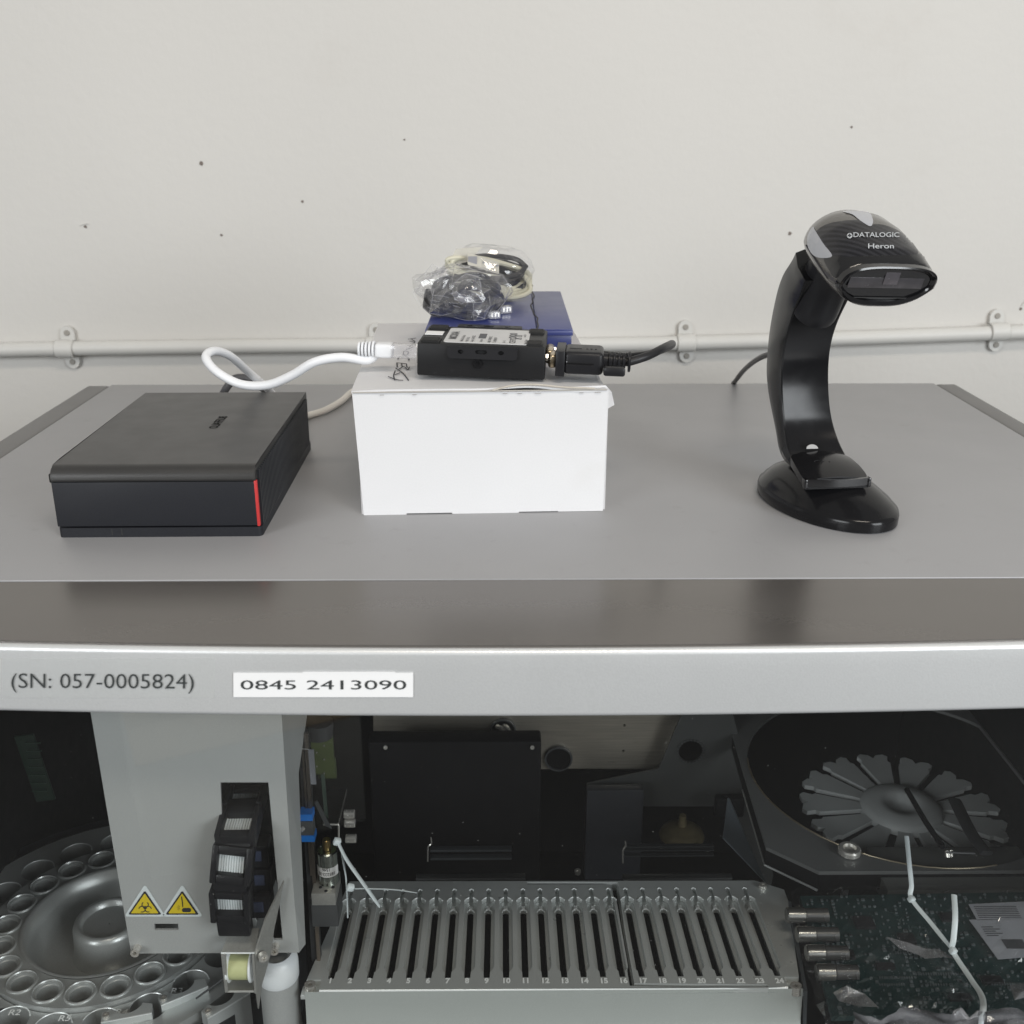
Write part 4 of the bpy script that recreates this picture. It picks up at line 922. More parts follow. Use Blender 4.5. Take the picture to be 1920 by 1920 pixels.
def ngon(P_):
    bm = bmesh.new(); V_ = [bm.verts.new(PY(px, py, by + (cy - .003 - by) * max(0, min(1, (px - 476) / 45)))) for px, py in P_]
    t_ = tessellate_polygon([[Vector((*p, 0)) for p in P_]])
    for f in t_: bm.faces.new([V_[i] for i in f])
    bmesh.ops.recalc_face_normals(bm, faces=bm.faces[:]); bmesh.ops.solidify(bm, geom=bm.faces[:], thickness=.0012); return bm
link('side_plate', bmm(ngon([(531, 1650), (512, 1740), (506, 1785), (489, 1845), (483, 1890), (479, 1862), (476, 1787), (497, 1720)])), raw_m, br, True, smooth=None)
link('side_plate', bmm(q4(tl, PY(424, 1788, by), PY(428, 1858, by), PY(423, 1858, by))), raw_m, br, True, smooth=None)
link('side_plate', bmm(q4(PY(473, 1788, by), tr_, PY(482, 1860, by), PY(478, 1860, by))), raw_m, br, True, smooth=None)
link('back_plate', bmm(q4(PY(424, 1786, by + .016), PY(478, 1786, by + .016), PY(479, 1845, by + .016), PY(426, 1845, by + .016))), raw_m, br, True, smooth=None)
link('bottom_plate', bmm(q4(PY(423, 1857, by), PY(480, 1857, by), PY(478, 1838, by + .015), PY(426, 1838, by + .015))), raw_m, br, True, smooth=None)
ra = PY(429, 1811, by + .008); rb = PY(474, 1811, by + .008)
link('roller', bmm(cyl(ra, rb, .0078, seg=28)), yel_m, br, True)
link('roller_flange', bmm(cyl(ra - Vector((.0005, 0, 0)), ra + Vector((.0014, 0, 0)), .0094, seg=28, bev=.0004)), lwh_m, br, True)
link('roller_flange', bmm(cyl(rb - Vector((.0012, 0, 0)), rb + Vector((.0002, 0, 0)), .0094, seg=28, bev=.0004)), lwh_m, br, True)
screw('screw', PY(492, 1791, by + .001), (.5, -1, 0), .0028, .003, br)
post = thing('grey_post', 'grey round post with a white nylon collar beside the roller bracket', 'post', PY(520, 1915, .535))
pc = PY(520, 1805, .540)
cl = cyl(pc + Vector((0, 0, -.12)), pc + Vector((0, 0, -.010)), .0122, seg=32)
link('tube', bmm(cl), cover_m, post, True)
link('collar', bmm(lathe([(.0078, .002), (.0078, .007), (.0095, .008), (.0124, .006), (.0132, .001), (.0130, -.010), (.0122, -.0115)], 40, c=pc)), lwh_m, post, True, smooth=50)

# ------------------------------------------------------------------ left carousel
CZ = -.318; cc = PZ(203, 1722, CZ)
car = thing('sample_carousel', 'dark grey round metal carousel with ringed holes around its hub', 'carousel', cc)
r1 = .0735; nh = 20; rh = .0082
Rout = .0866
h1_ = [circ(r1 * math.cos(R(a)), r1 * math.sin(R(a)), rh, 24)[::-1] for a in [18 * i + 5 for i in range(nh)]]
bm = plate([circ(0, 0, Rout, 120), circ(0, 0, .0608, 72)[::-1]] + h1_, -.020, 0)
link('disc', bmm(bm), car_m, car, smooth=40)
link('disc_floor', bmm(plate([circ(0, 0, Rout - .001, 90)], -.034, -.0295)), car_m, car)
def cring(i):
    a = R(18 * i + 5); return (r1 * math.cos(a), r1 * math.sin(a))
rim_me = bmm(lathe([(.0074, -.012), (.0075, -.0018), (.0084, -.0012), (.0087, .0002), (.0096, .0004), (.0100, .0013), (.0106, .0010), (.0109, 0)], 28))
rim_me.materials.append(car_m); rim_me.shade_smooth(); rim_me.set_sharp_from_angle(angle=R(30))
for i in range(nh):
    o = bpy.data.objects.new('hole_rim', rim_me); COL.objects.link(o); o.parent = car; o.location = (*cring(i), 0)
link('hub_bowl', bmm(lathe([(.0612, .001), (.0595, .0014), (.0575, .0002), (.054, -.010), (.050, -.022), (.044, -.027), (.022, -.028)], 64)), car_m, car, smooth=60)
link('hub', bmm(lathe([(.0285, -.029), (.0265, -.020), (.0255, -.004), (.0240, .000), (.0215, .0008), (.0200, .0000), (.0185, -.004), (.0005, -.005)], 64)), car_m, car, smooth=60)
# outer reagent ring: separate bottle holders with round bays
oring = thing('reagent_ring', 'lower outer ring of round bottle bays marked R around the carousel', 'carousel ring', cc + Vector((0, 0, -.004)))
ra2 = .0990; rbk = .0124
bays = [circ(ra2 * math.cos(R(a)), ra2 * math.sin(R(a)), rbk, 28)[::-1] for a in range(-146, -20, 18)] 
bays += [circ(ra2 * math.cos(R(a)), ra2 * math.sin(R(a)), rbk, 20)[::-1] for a in range(-20 + 0, 200, 18)]
bm = plate([circ(0, 0, .1250, 120), circ(0, 0, Rout + .001, 100)[::-1]] + bays, -.030, 0)
link('ring_plate', bmm(bm), car_m, oring, smooth=40)
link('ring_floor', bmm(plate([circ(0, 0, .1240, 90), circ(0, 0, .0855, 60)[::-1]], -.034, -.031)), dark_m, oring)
for k, a in enumerate(range(-146, 200, 18)):
    bm = tube([(ra2 * math.cos(R(a)) + rbk * math.cos(R(t)), ra2 * math.sin(R(a)) + rbk * math.sin(R(t)), .0002) for t in range(20, 171, 15)], .00045, 5, 2)
    link('bay_edge', bmm(bm), aluw_m, oring)
for (s_, px, py) in [('R2', 25, 1903), ('R5', 119, 1914), ('R4', 226, 1902), ('R3', 330, 1862)]:
    V, F = tex2d(s_, .0070, 'CENTER', 1.1, .01); p = PZ(px, py, cc.z - .0036)
    link('number', bmm_n(flatmesh(V, F, lambda a, b: Vector((p.x + a, p.y + b, cc.z - .0037)))), mat('engraved number', (0.62, 0.65, 0.65), .5), oring, True, smooth=None)
# bottle separators in front
for (px, py, w_, rz, lab_) in [(345, 1872, .030, .55, 'grey curved separator plate marked R3 at the carousel edge'), (425, 1892, .030, .75, 'grey notched holder block left of the grey post'), (240, 1912, .03, .25, 'grey separator plate marked R4 at the bottom edge')]:
    p = PZ(px, py, -.322)
    t = thing('bottle_separator', lab_, 'separator', p - Vector((0, 0, .030)), (0, 0, rz))
    ol = [(-.016, -.004), (.016, -.004), (.016, .004)] + arc(.0, .010, .0105, -20, -160, 8) + [(-.016, .004)]
    link('block', bmm(plate([ol], 0, .036)), alu_m, t, smooth=40)
    link('edge', bmm(box((0, -.0042, .0358), (.032, .0008, .0008))), aluw_m, t)
    screw('screw', (-.013, .0, .036), (0, 0, 1), .0022, .002, t, None, False)
rod = link('probe_rod', bmm(cyl(PY(368, 1872, .560), PY(420, 1834, .560), .0007, seg=8)), mgrey_m); tag(rod, 'thin dark rod crossing above the bottle holders', 'rod')
frm = link('carousel_housing', bmm(lathe([(.1315, -.06), (.1315, .012), (.135, .0125), (.142, .012), (.142, -.06)], 90, c=cc + Vector((0, 0.0, -.02)))), dgrey_m); tag(frm, 'dark round housing wall around the carousel', 'housing')
# dim things far left
gb = thing('green_board', 'dim green strip board standing at the far left inside the window', 'circuit board', PY(70, 1520, .66))
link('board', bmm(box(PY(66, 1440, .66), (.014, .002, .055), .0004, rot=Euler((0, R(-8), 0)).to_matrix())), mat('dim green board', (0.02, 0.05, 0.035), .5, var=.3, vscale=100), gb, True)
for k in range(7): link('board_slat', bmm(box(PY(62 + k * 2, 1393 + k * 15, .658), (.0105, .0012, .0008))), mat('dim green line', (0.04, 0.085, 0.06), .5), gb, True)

# ------------------------------------------------------------------ vertical rail, pump solenoid
rail = thing('linear_rail', 'dark vertical slide rail with bright blue carriage caps beside the cover', 'rail', PY(585, 1780, .560))
ryy = .562
def vbar(pxa, pya, pxb, pyb, w_, y_, d_, m_, name, par):
    a = PY(pxa, pya, y_); b = PY(pxb, pyb, y_); bm = bmesh.new()
    rings(bm, [[p + Vector((sx_ * w_ / 2, sy_ * d_ / 2, 0)) for sx_, sy_ in ((-1, -1), (1, -1), (1, 1), (-1, 1))] for p in (a, b)]); return link(name, bmm(bm), m_, par, True)
vbar(569, 1370, 594, 1800, .0060, ryy, .004, dgrey_m, 'rail', rail)
vbar(574, 1375, 598, 1800, .0022, ryy - .003, .002, mat('rail groove metal', (0.22, 0.19, 0.165), .3, .9, var=.3, vscale=60, stretch=(4, 4, .3)), 'rail_track', rail)
vbar(566, 1380, 584, 1640, .0012, ryy - .003, .002, mat('rail groove metal', (0.22, 0.19, 0.165), .3, .9), 'rail_track', rail)
vbar(583, 1405, 588, 1470, .0034, ryy - .005, .0008, mat('pale grey scale', (0.16, 0.165, 0.18), .4), 'scale_strip', rail)
vbar(566, 1404, 586, 1404.1 + 1.5, .0005, ryy - .005, .0008, aluw_m, 'scale_top', rail)
vbar(576, 1534, 579, 1562, .0075, ryy - .006, .007, mgrey_m, 'carriage', rail)
vbar(575, 1520, 576, 1532, .0080, ryy - .0062, .008, bclip_m, 'blue_cap', rail)
vbar(579, 1560, 580, 1571, .0080, ryy - .0062, .008, bclip_m, 'blue_cap', rail)
screw('screw', PY(568, 1553, ryy - .010), (-.6, -1, 0), .0016, .003, rail)
gp = thing('drive_board', 'olive green driver board behind the top of the slide rail', 'circuit board', PY(605, 1460, .60))
link('board', bmm(box(PY(605, 1405, .60), (.014, .003, .036))), green_m, gp, True)
link('board_step', bmm(box(PY(613, 1440, .605), (.012, .003, .014))), green_m, gp, True)
link('motor_knob', bmm(cyl(PY(597, 1378, .60), PY(597, 1352, .60), .0095, seg=24)), dgrey_m, gp, True)
for k in range(6): link('board_pin', bmm(box(PY(594 + (k % 2) * 14, 1385 + k * 13, .5975), (.0008, .001, .0008))), steel_m, gp, True)
vbar(604, 1440, 613, 1540, .0022, .60, .002, mat('greenish rod', (0.10, 0.15, 0.12), .3, .6), 'guide_rod', gp)

sol = thing('solenoid_pump', 'shiny metal cylinder with upside down number label on a bare metal block', 'solenoid', PY(612, 1765, .562))
sy_ = .560
ct = PY(613, 1592, sy_); cb = PY(615, 1652, sy_); srd = .0066
link('barrel', bmm(cyl(Vector((ct.x, sy_, cb.z)), ct, srd, seg=36, bev=.0008)), mat('polished zinc', (0.50, 0.54, 0.50), .18, 1.0, var=.06), sol, True)
link('stub', bmm(cyl(ct, ct + Vector((0, 0, .0075)), .0026, seg=18, bev=.0004)), brass_m, sol, True)
lz0 = PY(613, 1617, sy_).z; lz1 = PY(613, 1599 + 36, sy_).z
def cylw(x, z, off=.0002): a = x / srd; return Vector((ct.x + (srd + off) * math.sin(a), sy_ - (srd + off) * math.cos(a), z))
bm = bmesh.new(); rings(bm, [[cylw(-.0085 + .017 * i / 20, z) for i in range(21)] for z in (lz0 + .0005, lz1 + .001)], closed=False)
lb_ = link('label_band', bmm(bm), wlabel_m, sol, True, smooth=60)
for s_, dz in (('185222-32', .0014), ('1546', .0048)):
    V, F = tex2d(s_, .0032, 'CENTER', .8, .01); link('label_text', bmm_n(flatmesh(V, F, lambda a, b: cylw(-a, lz1 + dz + .0031 - b, .0004))), ink_m, lb_, True, smooth=None)
blk = PY(609, 1703, sy_ - .012)
lm = PY(611, 1668, sy_)
zt = cb.z; 
link('block', bmm(box((PY(608, 1690, sy_ - .010).x, sy_ - .001, zt - .0045), (.0150, .022, .009), .0004)), raw_m, sol, True)
zf = zt - .009
link('lower_block', bmm(box((PY(611, 1740, sy_ - .010).x, sy_ - .0005, zf - .009), (.0165, .020, .018), .0005)), mgrey_m, sol, True)
for dx_, dy_ in ((-.004, -.006), (.004, -.006), (0, -.0095)): link('block_hole', bmm(cyl((blk.x + dx_ + .001, sy_ + dy_, zt - .0002), (blk.x + dx_ + .001, sy_ + dy_, zt + .0003), .0011, seg=12)), ink_m, sol, True)
# bracket arm and edge
arm = thing('angled_bracket', 'dark sheet metal bracket rising behind the solenoid', 'bracket', PY(630, 1560, .60))
link('sheet', bmm(q4(PY(605, 1545, .585), PY(634, 1545, .585), PY(650, 1480, .68), PY(612, 1480, .68))), dgrey_m, arm, True, smooth=None)
bm = bmesh.new(); tube([PY(606, 1546, .583), PY(632, 1546, .583), PY(635, 1550, .583), PY(635, 1575, .583)], .0007, 6, 3, bm=bm); tube([PY(634, 1545, .583), PY(650, 1480, .68)], .0006, 6, 1, bm=bm)
link('bright_edge', bmm(bm), steel_m, arm, True)
link('wedge', bmm(q4(PY(590, 1503, .575), PY(595, 1500, .575), PY(622, 1552, .575), PY(610, 1546, .575))), mgrey_m, arm, True, smooth=None)
for i, (px, py) in enumerate([(655, 1526), (656, 1543), (658, 1572)]):
    p = PY(px, py, .62)
    s_ = link('rail_screw', bmm(cyl(p - Vector((.0038, 0, 0)), p + Vector((.0038, 0, 0)), .0032, seg=18, bev=.0005)), steel_m)
    tag(s_, ['round steel screw head, topmost of three beside the bracket', 'round steel screw head, middle of three beside the bracket', 'round steel screw head, lowest of three beside the bracket'][i], 'screw', 'steel screws beside the bracket')

# ------------------------------------------------------------------ cable ties
def tie(name, label, path, headp, w_=.0015, group='clear cable ties', hs=.0042):
    t = thing(name, label, 'cable tie', headp, group=group)
    bm = tube(path, w_, 8, 6, flat=.35, rad=lambda t_: 1.0 - .35 * max(0, (t_ - .9) / .1)); link('strap', bmm(bm), tie_m, t, True)
    link('tie_head', bmm(box(headp, (hs, hs * .8, hs), .0007, rot=Euler((.2, .4, .3)).to_matrix())), tie_m, t, True)
    return t
ty = .538
tie('cable_tie', 'clear cable tie with its long tail hanging over lane two', [PY(634, 1580, ty), PY(650, 1612, ty), PY(680, 1655, ty), PY(712, 1700, ty)], PY(632, 1578, ty), .0021)
tie('cable_tie', 'clear cable tie with its tail lying level over lanes three to five', [PY(640, 1595, ty + .004), PY(648, 1640, ty + .004), PY(654, 1664, ty), PY(690, 1666, ty), PY(740, 1668, ty), PY(782, 1674, ty)], PY(657, 1664, ty - .001), .0013)
l_ = link('hanging_strap', bmm(tube([PY(642, 1600, ty + .006), PY(649, 1650, ty + .006), PY(652, 1720, ty + .006)], .0009, 6, 5, flat=.5)), tie_m); tag(l_, 'thin grey strap hanging down beside the solenoid block', 'strap')

# ------------------------------------------------------------------ back of the chamber
by_ = .86
bp = thing('back_plate', 'brushed steel plate at the top rear of the chamber with round cable holes', 'metal plate', PY(1000, 1390, by_))
BP = lambda px, py: (lambda p: (p.x, p.z))(PY(px, py, by_))
pl = [BP(1010, 1300), BP(1310, 1300), BP(1266, 1362), BP(1238, 1436), BP(1205, 1437), BP(1205, 1432), BP(1010, 1437)]
hl = [(lambda c_: circ(c_[0], c_[1], .0125, 28)[::-1])(BP(1048, 1424)), circ(*BP(1171, 1360), .0013, 10)[::-1], circ(*BP(1169, 1408), .0013, 10)[::-1]]
bm = plate([[BP(700, 1300), BP(1310, 1300), BP(1266, 1362), BP(1236, 1442), BP(700, 1442)]] + hl, 0, .002, lambda x, y, z: Vector((x, by_ + z, y)))
link('plate', bmm(bm), brush_m, bp, True, smooth=None)
for px, py, rr in [(1047, 1421, .0132), (943, 1368, .0122)]:
    c_ = PY(px, py, by_ - .001)
    ring = link('hole_grommet', bmm(rings(bmesh.new(), [[c_ + Vector((r_ * math.cos(t), -d_, r_ * math.sin(t))) for t in [2 * math.pi * i / 36 for i in range(36)]] for r_, d_ in [(rr, 0), (rr * .98, .003), (rr * .88, .003), (rr * .86, -.002)]], caps=False)), mgrey_m, bp, True)
    link('hole_cable', bmm(cyl(c_ + Vector((0, -.0012, 0)), c_ + Vector((0, .0005, 0)), rr * .86, seg=24)), dark_m, bp, True)
for (a, b) in [((932, 1362), (946, 1375)), ((945, 1361), (955, 1372)), ((938, 1370), (962, 1384))]:
    link('hole_cable', bmm(tube([PY(*a, by_ - .006), PY((a[0] + b[0]) / 2, a[1] + 3, by_ - .01), PY(*b, by_ - .006)], .0022, 8, 4)), steel_m, bp, True)
# side arm plate with hole
sa = thing('hole_bracket', 'dim grey bracket plate with a toothed round hole right of the steel plate', 'bracket', PY(1300, 1410, .84))
SA = lambda px, py: (lambda p: (p.x, p.z))(PY(px, py, .84))
bm = plate([[SA(1282, 1330), SA(1372, 1330), SA(1395, 1420), SA(1450, 1640), SA(1440, 1690), SA(1430, 1650), SA(1362, 1512), SA(1150, 1512), SA(1103, 1506), SA(1100, 1470), SA(1235, 1442)], circ(*SA(1295, 1409), .0110, 28)[::-1]], 0, .002, lambda x, y, z: Vector((x, .84 + z, y)))
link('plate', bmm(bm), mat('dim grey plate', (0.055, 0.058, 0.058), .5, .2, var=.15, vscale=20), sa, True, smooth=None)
c_ = PY(1295, 1409, .838)
for i in range(24):
    a = R(15 * i); link('tooth', bmm(box(c_ + Vector((.0118 * math.cos(a), 0, .0118 * math.sin(a))), (.0018, .0012, .0006), rot=Matrix.Rotation(-a, 3, 'Y'))), mgrey_m, sa, True)
# big black housing in the middle
bh_ = thing('black_housing', 'large matt black housing filling the middle of the chamber', 'housing', PY(880, 1650, .78))
p0 = PY(690, 1392, .80); p1 = PY(1015, 1392, .80); p2 = PY(1015, 1660, .80)
link('housing_body', bmm(box(((p0.x + p1.x) / 2, .81, (p0.z + p2.z) / 2), (p1.x - p0.x, .02, p0.z - p2.z), .002)), dark_m, bh_, True)
for px, py in [(723, 1401), (998, 1401)]: screw('screw', PY(px, py, .798), (0, -1, .2), .0018, .001, bh_)
q0 = PY(805, 1583, .78); q1 = PY(957, 1610, .78)
for zz in (1585, 1600): link('slot_bar', bmm(box(((q0.x + q1.x) / 2 + .001, .775, PY(880, zz, .78).z), (q1.x - q0.x, .006, .0022), .0004)), mat('dark slot bar', (0.05, 0.055, 0.06), .4, .3), bh_, True)
link('bent_wire', bmm(tube([PY(808, 1570, .77), PY(809, 1582, .77), PY(803, 1588, .77), PY(802, 1615, .77)], .0006, 6, 4)), steel_m, bh_, True)
bh2 = thing('dark_column', 'dark upright column beside the rear opening', 'housing', PY(1140, 1650, .80))
p0 = PY(1100, 1500, .82); p2 = PY(1205, 1660, .80)
link('column_body', bmm(box(((p0.x + p2.x) / 2, .825, (p0.z + p2.z) / 2), (p2.x - p0.x, .01, p0.z - p2.z + .02), .001)), mat('blue black plate', (0.018, 0.02, 0.026), .45, var=.3, vscale=30), bh2, True)
link('clip_wire', bmm(tube([PY(1172, 1577, .79), PY(1173, 1586, .79), PY(1168, 1595, .79), PY(1168, 1618, .79)], .0008, 6, 4)), steel_m, bh2, True)
for zz in (1586, 1593, 1603): 
    a = PY(1170, zz, .80); b = PY(1338, zz, .80); link('slot_bar', bmm(box(((a.x + b.x) / 2, .800, a.z), (b.x - a.x, .004, .0012))), mat('dark slot bar', (0.05, 0.055, 0.06), .4, .3), bh2, True)
screw('screw', PY(1083, 1636, .72), (0, -.3, 1), .0028, .002, bh2)
# conveyor edge strip behind rack
for (a, b, lbx) in [((780, 1644), (985, 1645), 'thin grey strip behind lanes five to eleven'), ((1167, 1644), (1372, 1645), 'thin grey strip behind lanes sixteen to twenty three')]:
    A_, B_ = PY(*a, .70), PY(*b, .70); l_ = link('edge_strip', bmm(box((A_ + B_) / 2, (B_.x - A_.x, .006, .0022), .0004)), mgrey_m); tag(l_, lbx, 'strip')
# pale yellowish part glimpsed at the back
yv = thing('brass_fitting', 'dim brass fitting glimpsed in the rear opening', 'fitting', PY(1275, 1575, .84))
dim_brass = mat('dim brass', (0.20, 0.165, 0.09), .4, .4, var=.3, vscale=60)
ctr = PY(1278, 1566, .83)
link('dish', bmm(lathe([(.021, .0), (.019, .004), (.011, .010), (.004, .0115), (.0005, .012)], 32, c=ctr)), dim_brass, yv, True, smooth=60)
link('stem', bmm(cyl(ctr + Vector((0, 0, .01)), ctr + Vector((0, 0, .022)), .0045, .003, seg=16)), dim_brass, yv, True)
# pale vertical blade
blade = link('partition_blade', bmm(q4(PY(1364, 1497, .80), PY(1368, 1500, .80), PY(1436, 1657, .69), PY(1355, 1572, .74), .001)), mat('pale blue grey sheet', (0.20, 0.23, 0.26), .45, .2), smooth=None)
tag(blade, 'pale triangular sheet metal blade at the right end of the rack', 'partition')
k_ = link('blade_holder', bmm(box(PY(1367, 1510, .815), (.026, .01, .02), .002)), dark_m); tag(k_, 'black block behind the top of the pale blade', 'block')

# ------------------------------------------------------------------ right side: frame plate over the reagent wheel
WZ = -.300; wc = PZ(1690, 1516, WZ); FPZ = WZ + .022
whl = thing('reagent_rotor', 'grey moulded wheel with broad spokes under the round cutout', 'rotor', wc)
Rw = .083; ns = 13
ol = []
for i in range(ns):
    a0 = 360 / ns * i + 6
    for r_, da in [(.030, -9.5), (.036, -9.0), (.070, -10.8), (.0725, -9.0), (Rw - .003, -9.8), (Rw, -7), (Rw - .002, -2.5), (Rw - .007, 0), (Rw - .002, 2.5), (Rw, 7), (Rw - .003, 9.8), (.0725, 9.0), (.070, 10.8), (.036, 9.0), (.030, 9.5)]:
        ol.append((r_ * math.cos(R(a0 + da)), r_ * math.sin(R(a0 + da))))
link('spoke_disc', bmm(plate([ol], -.004, 0)), wheel_m, whl, smooth=30)
link('hub', bmm(lathe([(.034, -.004), (.033, .002), (.029, .0045), (.020, .0055), (.0125, .0050), (.010, .001), (.0005, .0005)], 48)), wheel_m, whl, smooth=60)
fp = thing('frame_plate', 'dark angular frame plate with a large round cutout over the wheel', 'frame plate', PZ(1600, 1630, FPZ))
FPt = lambda px, py: (lambda p: (p.x, p.y))(PZ(px, py, FPZ))
xr = bx1 - .012
def circ3(a, b, c):
    ax_, ay_ = a; bx_, by__ = b; cx__, cy__ = c; d = 2 * (ax_ * (by__ - cy__) + bx_ * (cy__ - ay_) + cx__ * (ay_ - by__))
    ux = ((ax_ ** 2 + ay_ ** 2) * (by__ - cy__) + (bx_ ** 2 + by__ ** 2) * (cy__ - ay_) + (cx__ ** 2 + cy__ ** 2) * (ay_ - by__)) / d
    uy = ((ax_ ** 2 + ay_ ** 2) * (cx__ - bx_) + (bx_ ** 2 + by__ ** 2) * (ax_ - cx__) + (cx__ ** 2 + cy__ ** 2) * (bx_ - ax_)) / d
    return ux, uy, math.hypot(ux - ax_, uy - ay_)
cx_, cy_, Rc = circ3(FPt(1408, 1450), FPt(1545, 1572), FPt(1720, 1624)); print('cutout', cx_, cy_, Rc, wc)
poly = [FPt(1372, 1370), FPt(1395, 1450), FPt(1437, 1588), FPt(1536, 1634), (xr, FPt(1536, 1634)[1]), (xr, .86 + .09), (FPt(1372, 1370)[0], .95)]
def clipcirc():
    return [(min(max(p[0], -9), xr - .0015), p[1]) for p in circ(cx_, cy_, Rc, 90)]
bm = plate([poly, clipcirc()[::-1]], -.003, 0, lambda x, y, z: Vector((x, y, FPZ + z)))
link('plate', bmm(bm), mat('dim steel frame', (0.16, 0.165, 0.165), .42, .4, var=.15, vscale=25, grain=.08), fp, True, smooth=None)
bm = bmesh.new()
pe_ = [Vector((*p, FPZ)) for p in (poly[0], poly[1], poly[2], poly[3], poly[4])]
rings(bm, [[p + Vector((0, 0, -.003)) for p in pe_], [p + Vector((0, -.001, -.016)) for p in pe_]], closed=False)
link('skirt', bmm(bm), dark_m, fp, True)
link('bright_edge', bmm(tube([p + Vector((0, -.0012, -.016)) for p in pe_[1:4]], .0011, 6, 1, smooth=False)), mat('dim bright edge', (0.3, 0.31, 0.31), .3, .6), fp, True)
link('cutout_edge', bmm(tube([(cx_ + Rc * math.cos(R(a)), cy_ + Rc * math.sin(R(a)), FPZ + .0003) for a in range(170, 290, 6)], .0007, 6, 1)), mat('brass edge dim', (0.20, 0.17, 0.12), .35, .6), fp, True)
kn = PZ(1592, 1600, FPZ)
link('thumb_nut', bmm(lathe([(.006, 0), (.0085, .001), (.0085, .004), (.0075, .0052), (.005, .0052), (.0042, .003), (.0005, .003)], 32, c=kn)), steel_m, fp, True)
link('standoff', bmm(cyl(kn + Vector((0, -.001, -.045)), kn + Vector((0, -.001, -.004)), .0028, seg=14)), mgrey_m, fp, True)
# grab handle bar over the wheel
gh = thing('tube_guide', 'dark bent bar crossing over the right half of the wheel', 'bar', PZ(1780, 1600, FPZ))
link('bar', bmm(tube([PZ(1700, 1480, FPZ + .008), PZ(1735, 1540, FPZ + .008), PZ(1768, 1588, FPZ + .008)], .0022, 8, 3)), dark_m, gh, True)
link('bar', bmm(tube([PZ(1790, 1500, FPZ + .008), PZ(1820, 1560, FPZ + .008), PZ(1850, 1600, FPZ + .008)], .0052, 8, 3, flat=.4)), dgrey_m, gh, True)
link('cross_bar', bmm(tube([PZ(1775, 1598, FPZ + .006), PZ(1828, 1600, FPZ + .006)], .0010, 8, 1)), mgrey_m, gh, True)
link('ferrule', bmm(cyl(PZ(1777, 1607, FPZ + .002), PZ(1777, 1595, FPZ + .006), .0022, seg=14)), steel_m, gh, True)
link('ferrule', bmm(cyl(PZ(1783, 1606, FPZ + .002), PZ(1783, 1594, FPZ + .006), .0018, seg=14)), steel_m, gh, True)

# bench plate behind the boards bag
le = PY(1660, 1659, .64); re_ = PY(1960, 1661, .64)
sh = link('shelf_edge', bmm(box((le + re_) / 2 + Vector((0, .02, -.008)), (re_.x - le.x, .05, .016), .0006)), mat('shelf grey', (0.12, 0.125, 0.12), .5, .2)); tag(sh, 'grey shelf edge behind the bagged circuit boards', 'shelf')

# ------------------------------------------------------------------ bagged circuit boards
GZ = -.272
bb_ = thing('board_bag', 'dark circuit boards in a clear plastic bag with a white label', 'bag of boards', PZ(1720, 1800, GZ))
def G(px, py, dz=0): return PZ(px, py, GZ + dz)
bd = [G(1500, 1680), G(1960, 1672), G(1990, 1900), G(1560, 1905)]
bm = bmesh.new(); rings(bm, [[v for v in bd], [v + Vector((0, 0, -.004)) for v in bd]])
link('circuit_board', bmm(bm), pcb_m, bb_, True, smooth=None)
random.seed(11); bm = bmesh.new()
def G2(u, v): return bd[0].lerp(bd[1], u).lerp(bd[3].lerp(bd[2], u), v)
for k in range(520):
    u, v = round(random.random() * 46) / 46, round(random.random() * 30) / 30
    s_ = random.choice([.0009, .0012, .0016, .0022]); p = G2(u * .96 + .02, v * .96 + .02)
    box(p + Vector((0, 0, .0006)), (s_, s_ * random.uniform(.5, 1.2), .0012), bm=bm)
for (px0, px1, py) in [(1650, 1715, 1833), (1718, 1830, 1826), (1680, 1730, 1786), (1740, 1780, 1846), (1860, 1918, 1845), (1650, 1700, 1846)]:
    n_ = int((px1 - px0) / 4.5)
    for k in range(n_): box(G(px0 + (px1 - px0) * k / n_, py, .001), (.0006, .0014, .0012), bm=bm)
o = link('board_components', bmm(bm), comp_m, bb_, True, smooth=None); o['kind'] = 'stuff'
chip_m = mat('black chip', (0.012, 0.013, 0.015), .35)
for (px, py, a, b) in [(1620, 1730, .022, .018), (1700, 1760, .018, .014), (1590, 1790, .014, .012), (1780, 1720, .020, .012), (1660, 1812, .020, .008), (1800, 1870, .024, .008), (1860, 1838, .022, .010)]:
    link('chip', bmm(box(G(px, py, .0012), (a * .6, b * .6, .0024), .0003)), chip_m, bb_, True)
for (x0, y0, x1, y1, x2, y2, x3, y3) in [(1816, 1696, 1935, 1690, 1960, 1722, 1832, 1726), (1817, 1725, 1960, 1722, 1990, 1790, 1871, 1799)]:
    qd = [G(x0, y0, .003), G(x1, y1, .003), G(x2, y2, .003), G(x3, y3, .003)]
    lbb = link('paper_label', bmm(q4(*qd, .0003)), mat('bag label paper', (0.30, 0.32, 0.36), .5, var=.08), bb_, True, smooth=None)
bm = bmesh.new()
for k in range(7):
    y_ = 1700 + k * 3.4; a, b = G(1826 + k * 1.6, y_, .0036), G(1905 + k * 1.6, y_ - .8, .0036); box((a + b) / 2, ((b - a).length, .0005, .0002), bm=bm)
for k in range(5):
    y_ = 1738 + k * 4; a, b = G(1840 + k * 2.6, y_, .0036), G(1862 + k * 2.6 + 10 * (k % 2), y_, .0036); box((a + b) / 2, ((b - a).length, .0006, .0002), bm=bm)
for k in range(14): a = G(1884 + k * 2.8, 1770, .0036); box(a, (.0006, .0085, .0002), bm=bm)
link('label_print', bmm(bm), mat('bag label print', (0.06, 0.065, 0.075), .5), lbb, True, smooth=None)
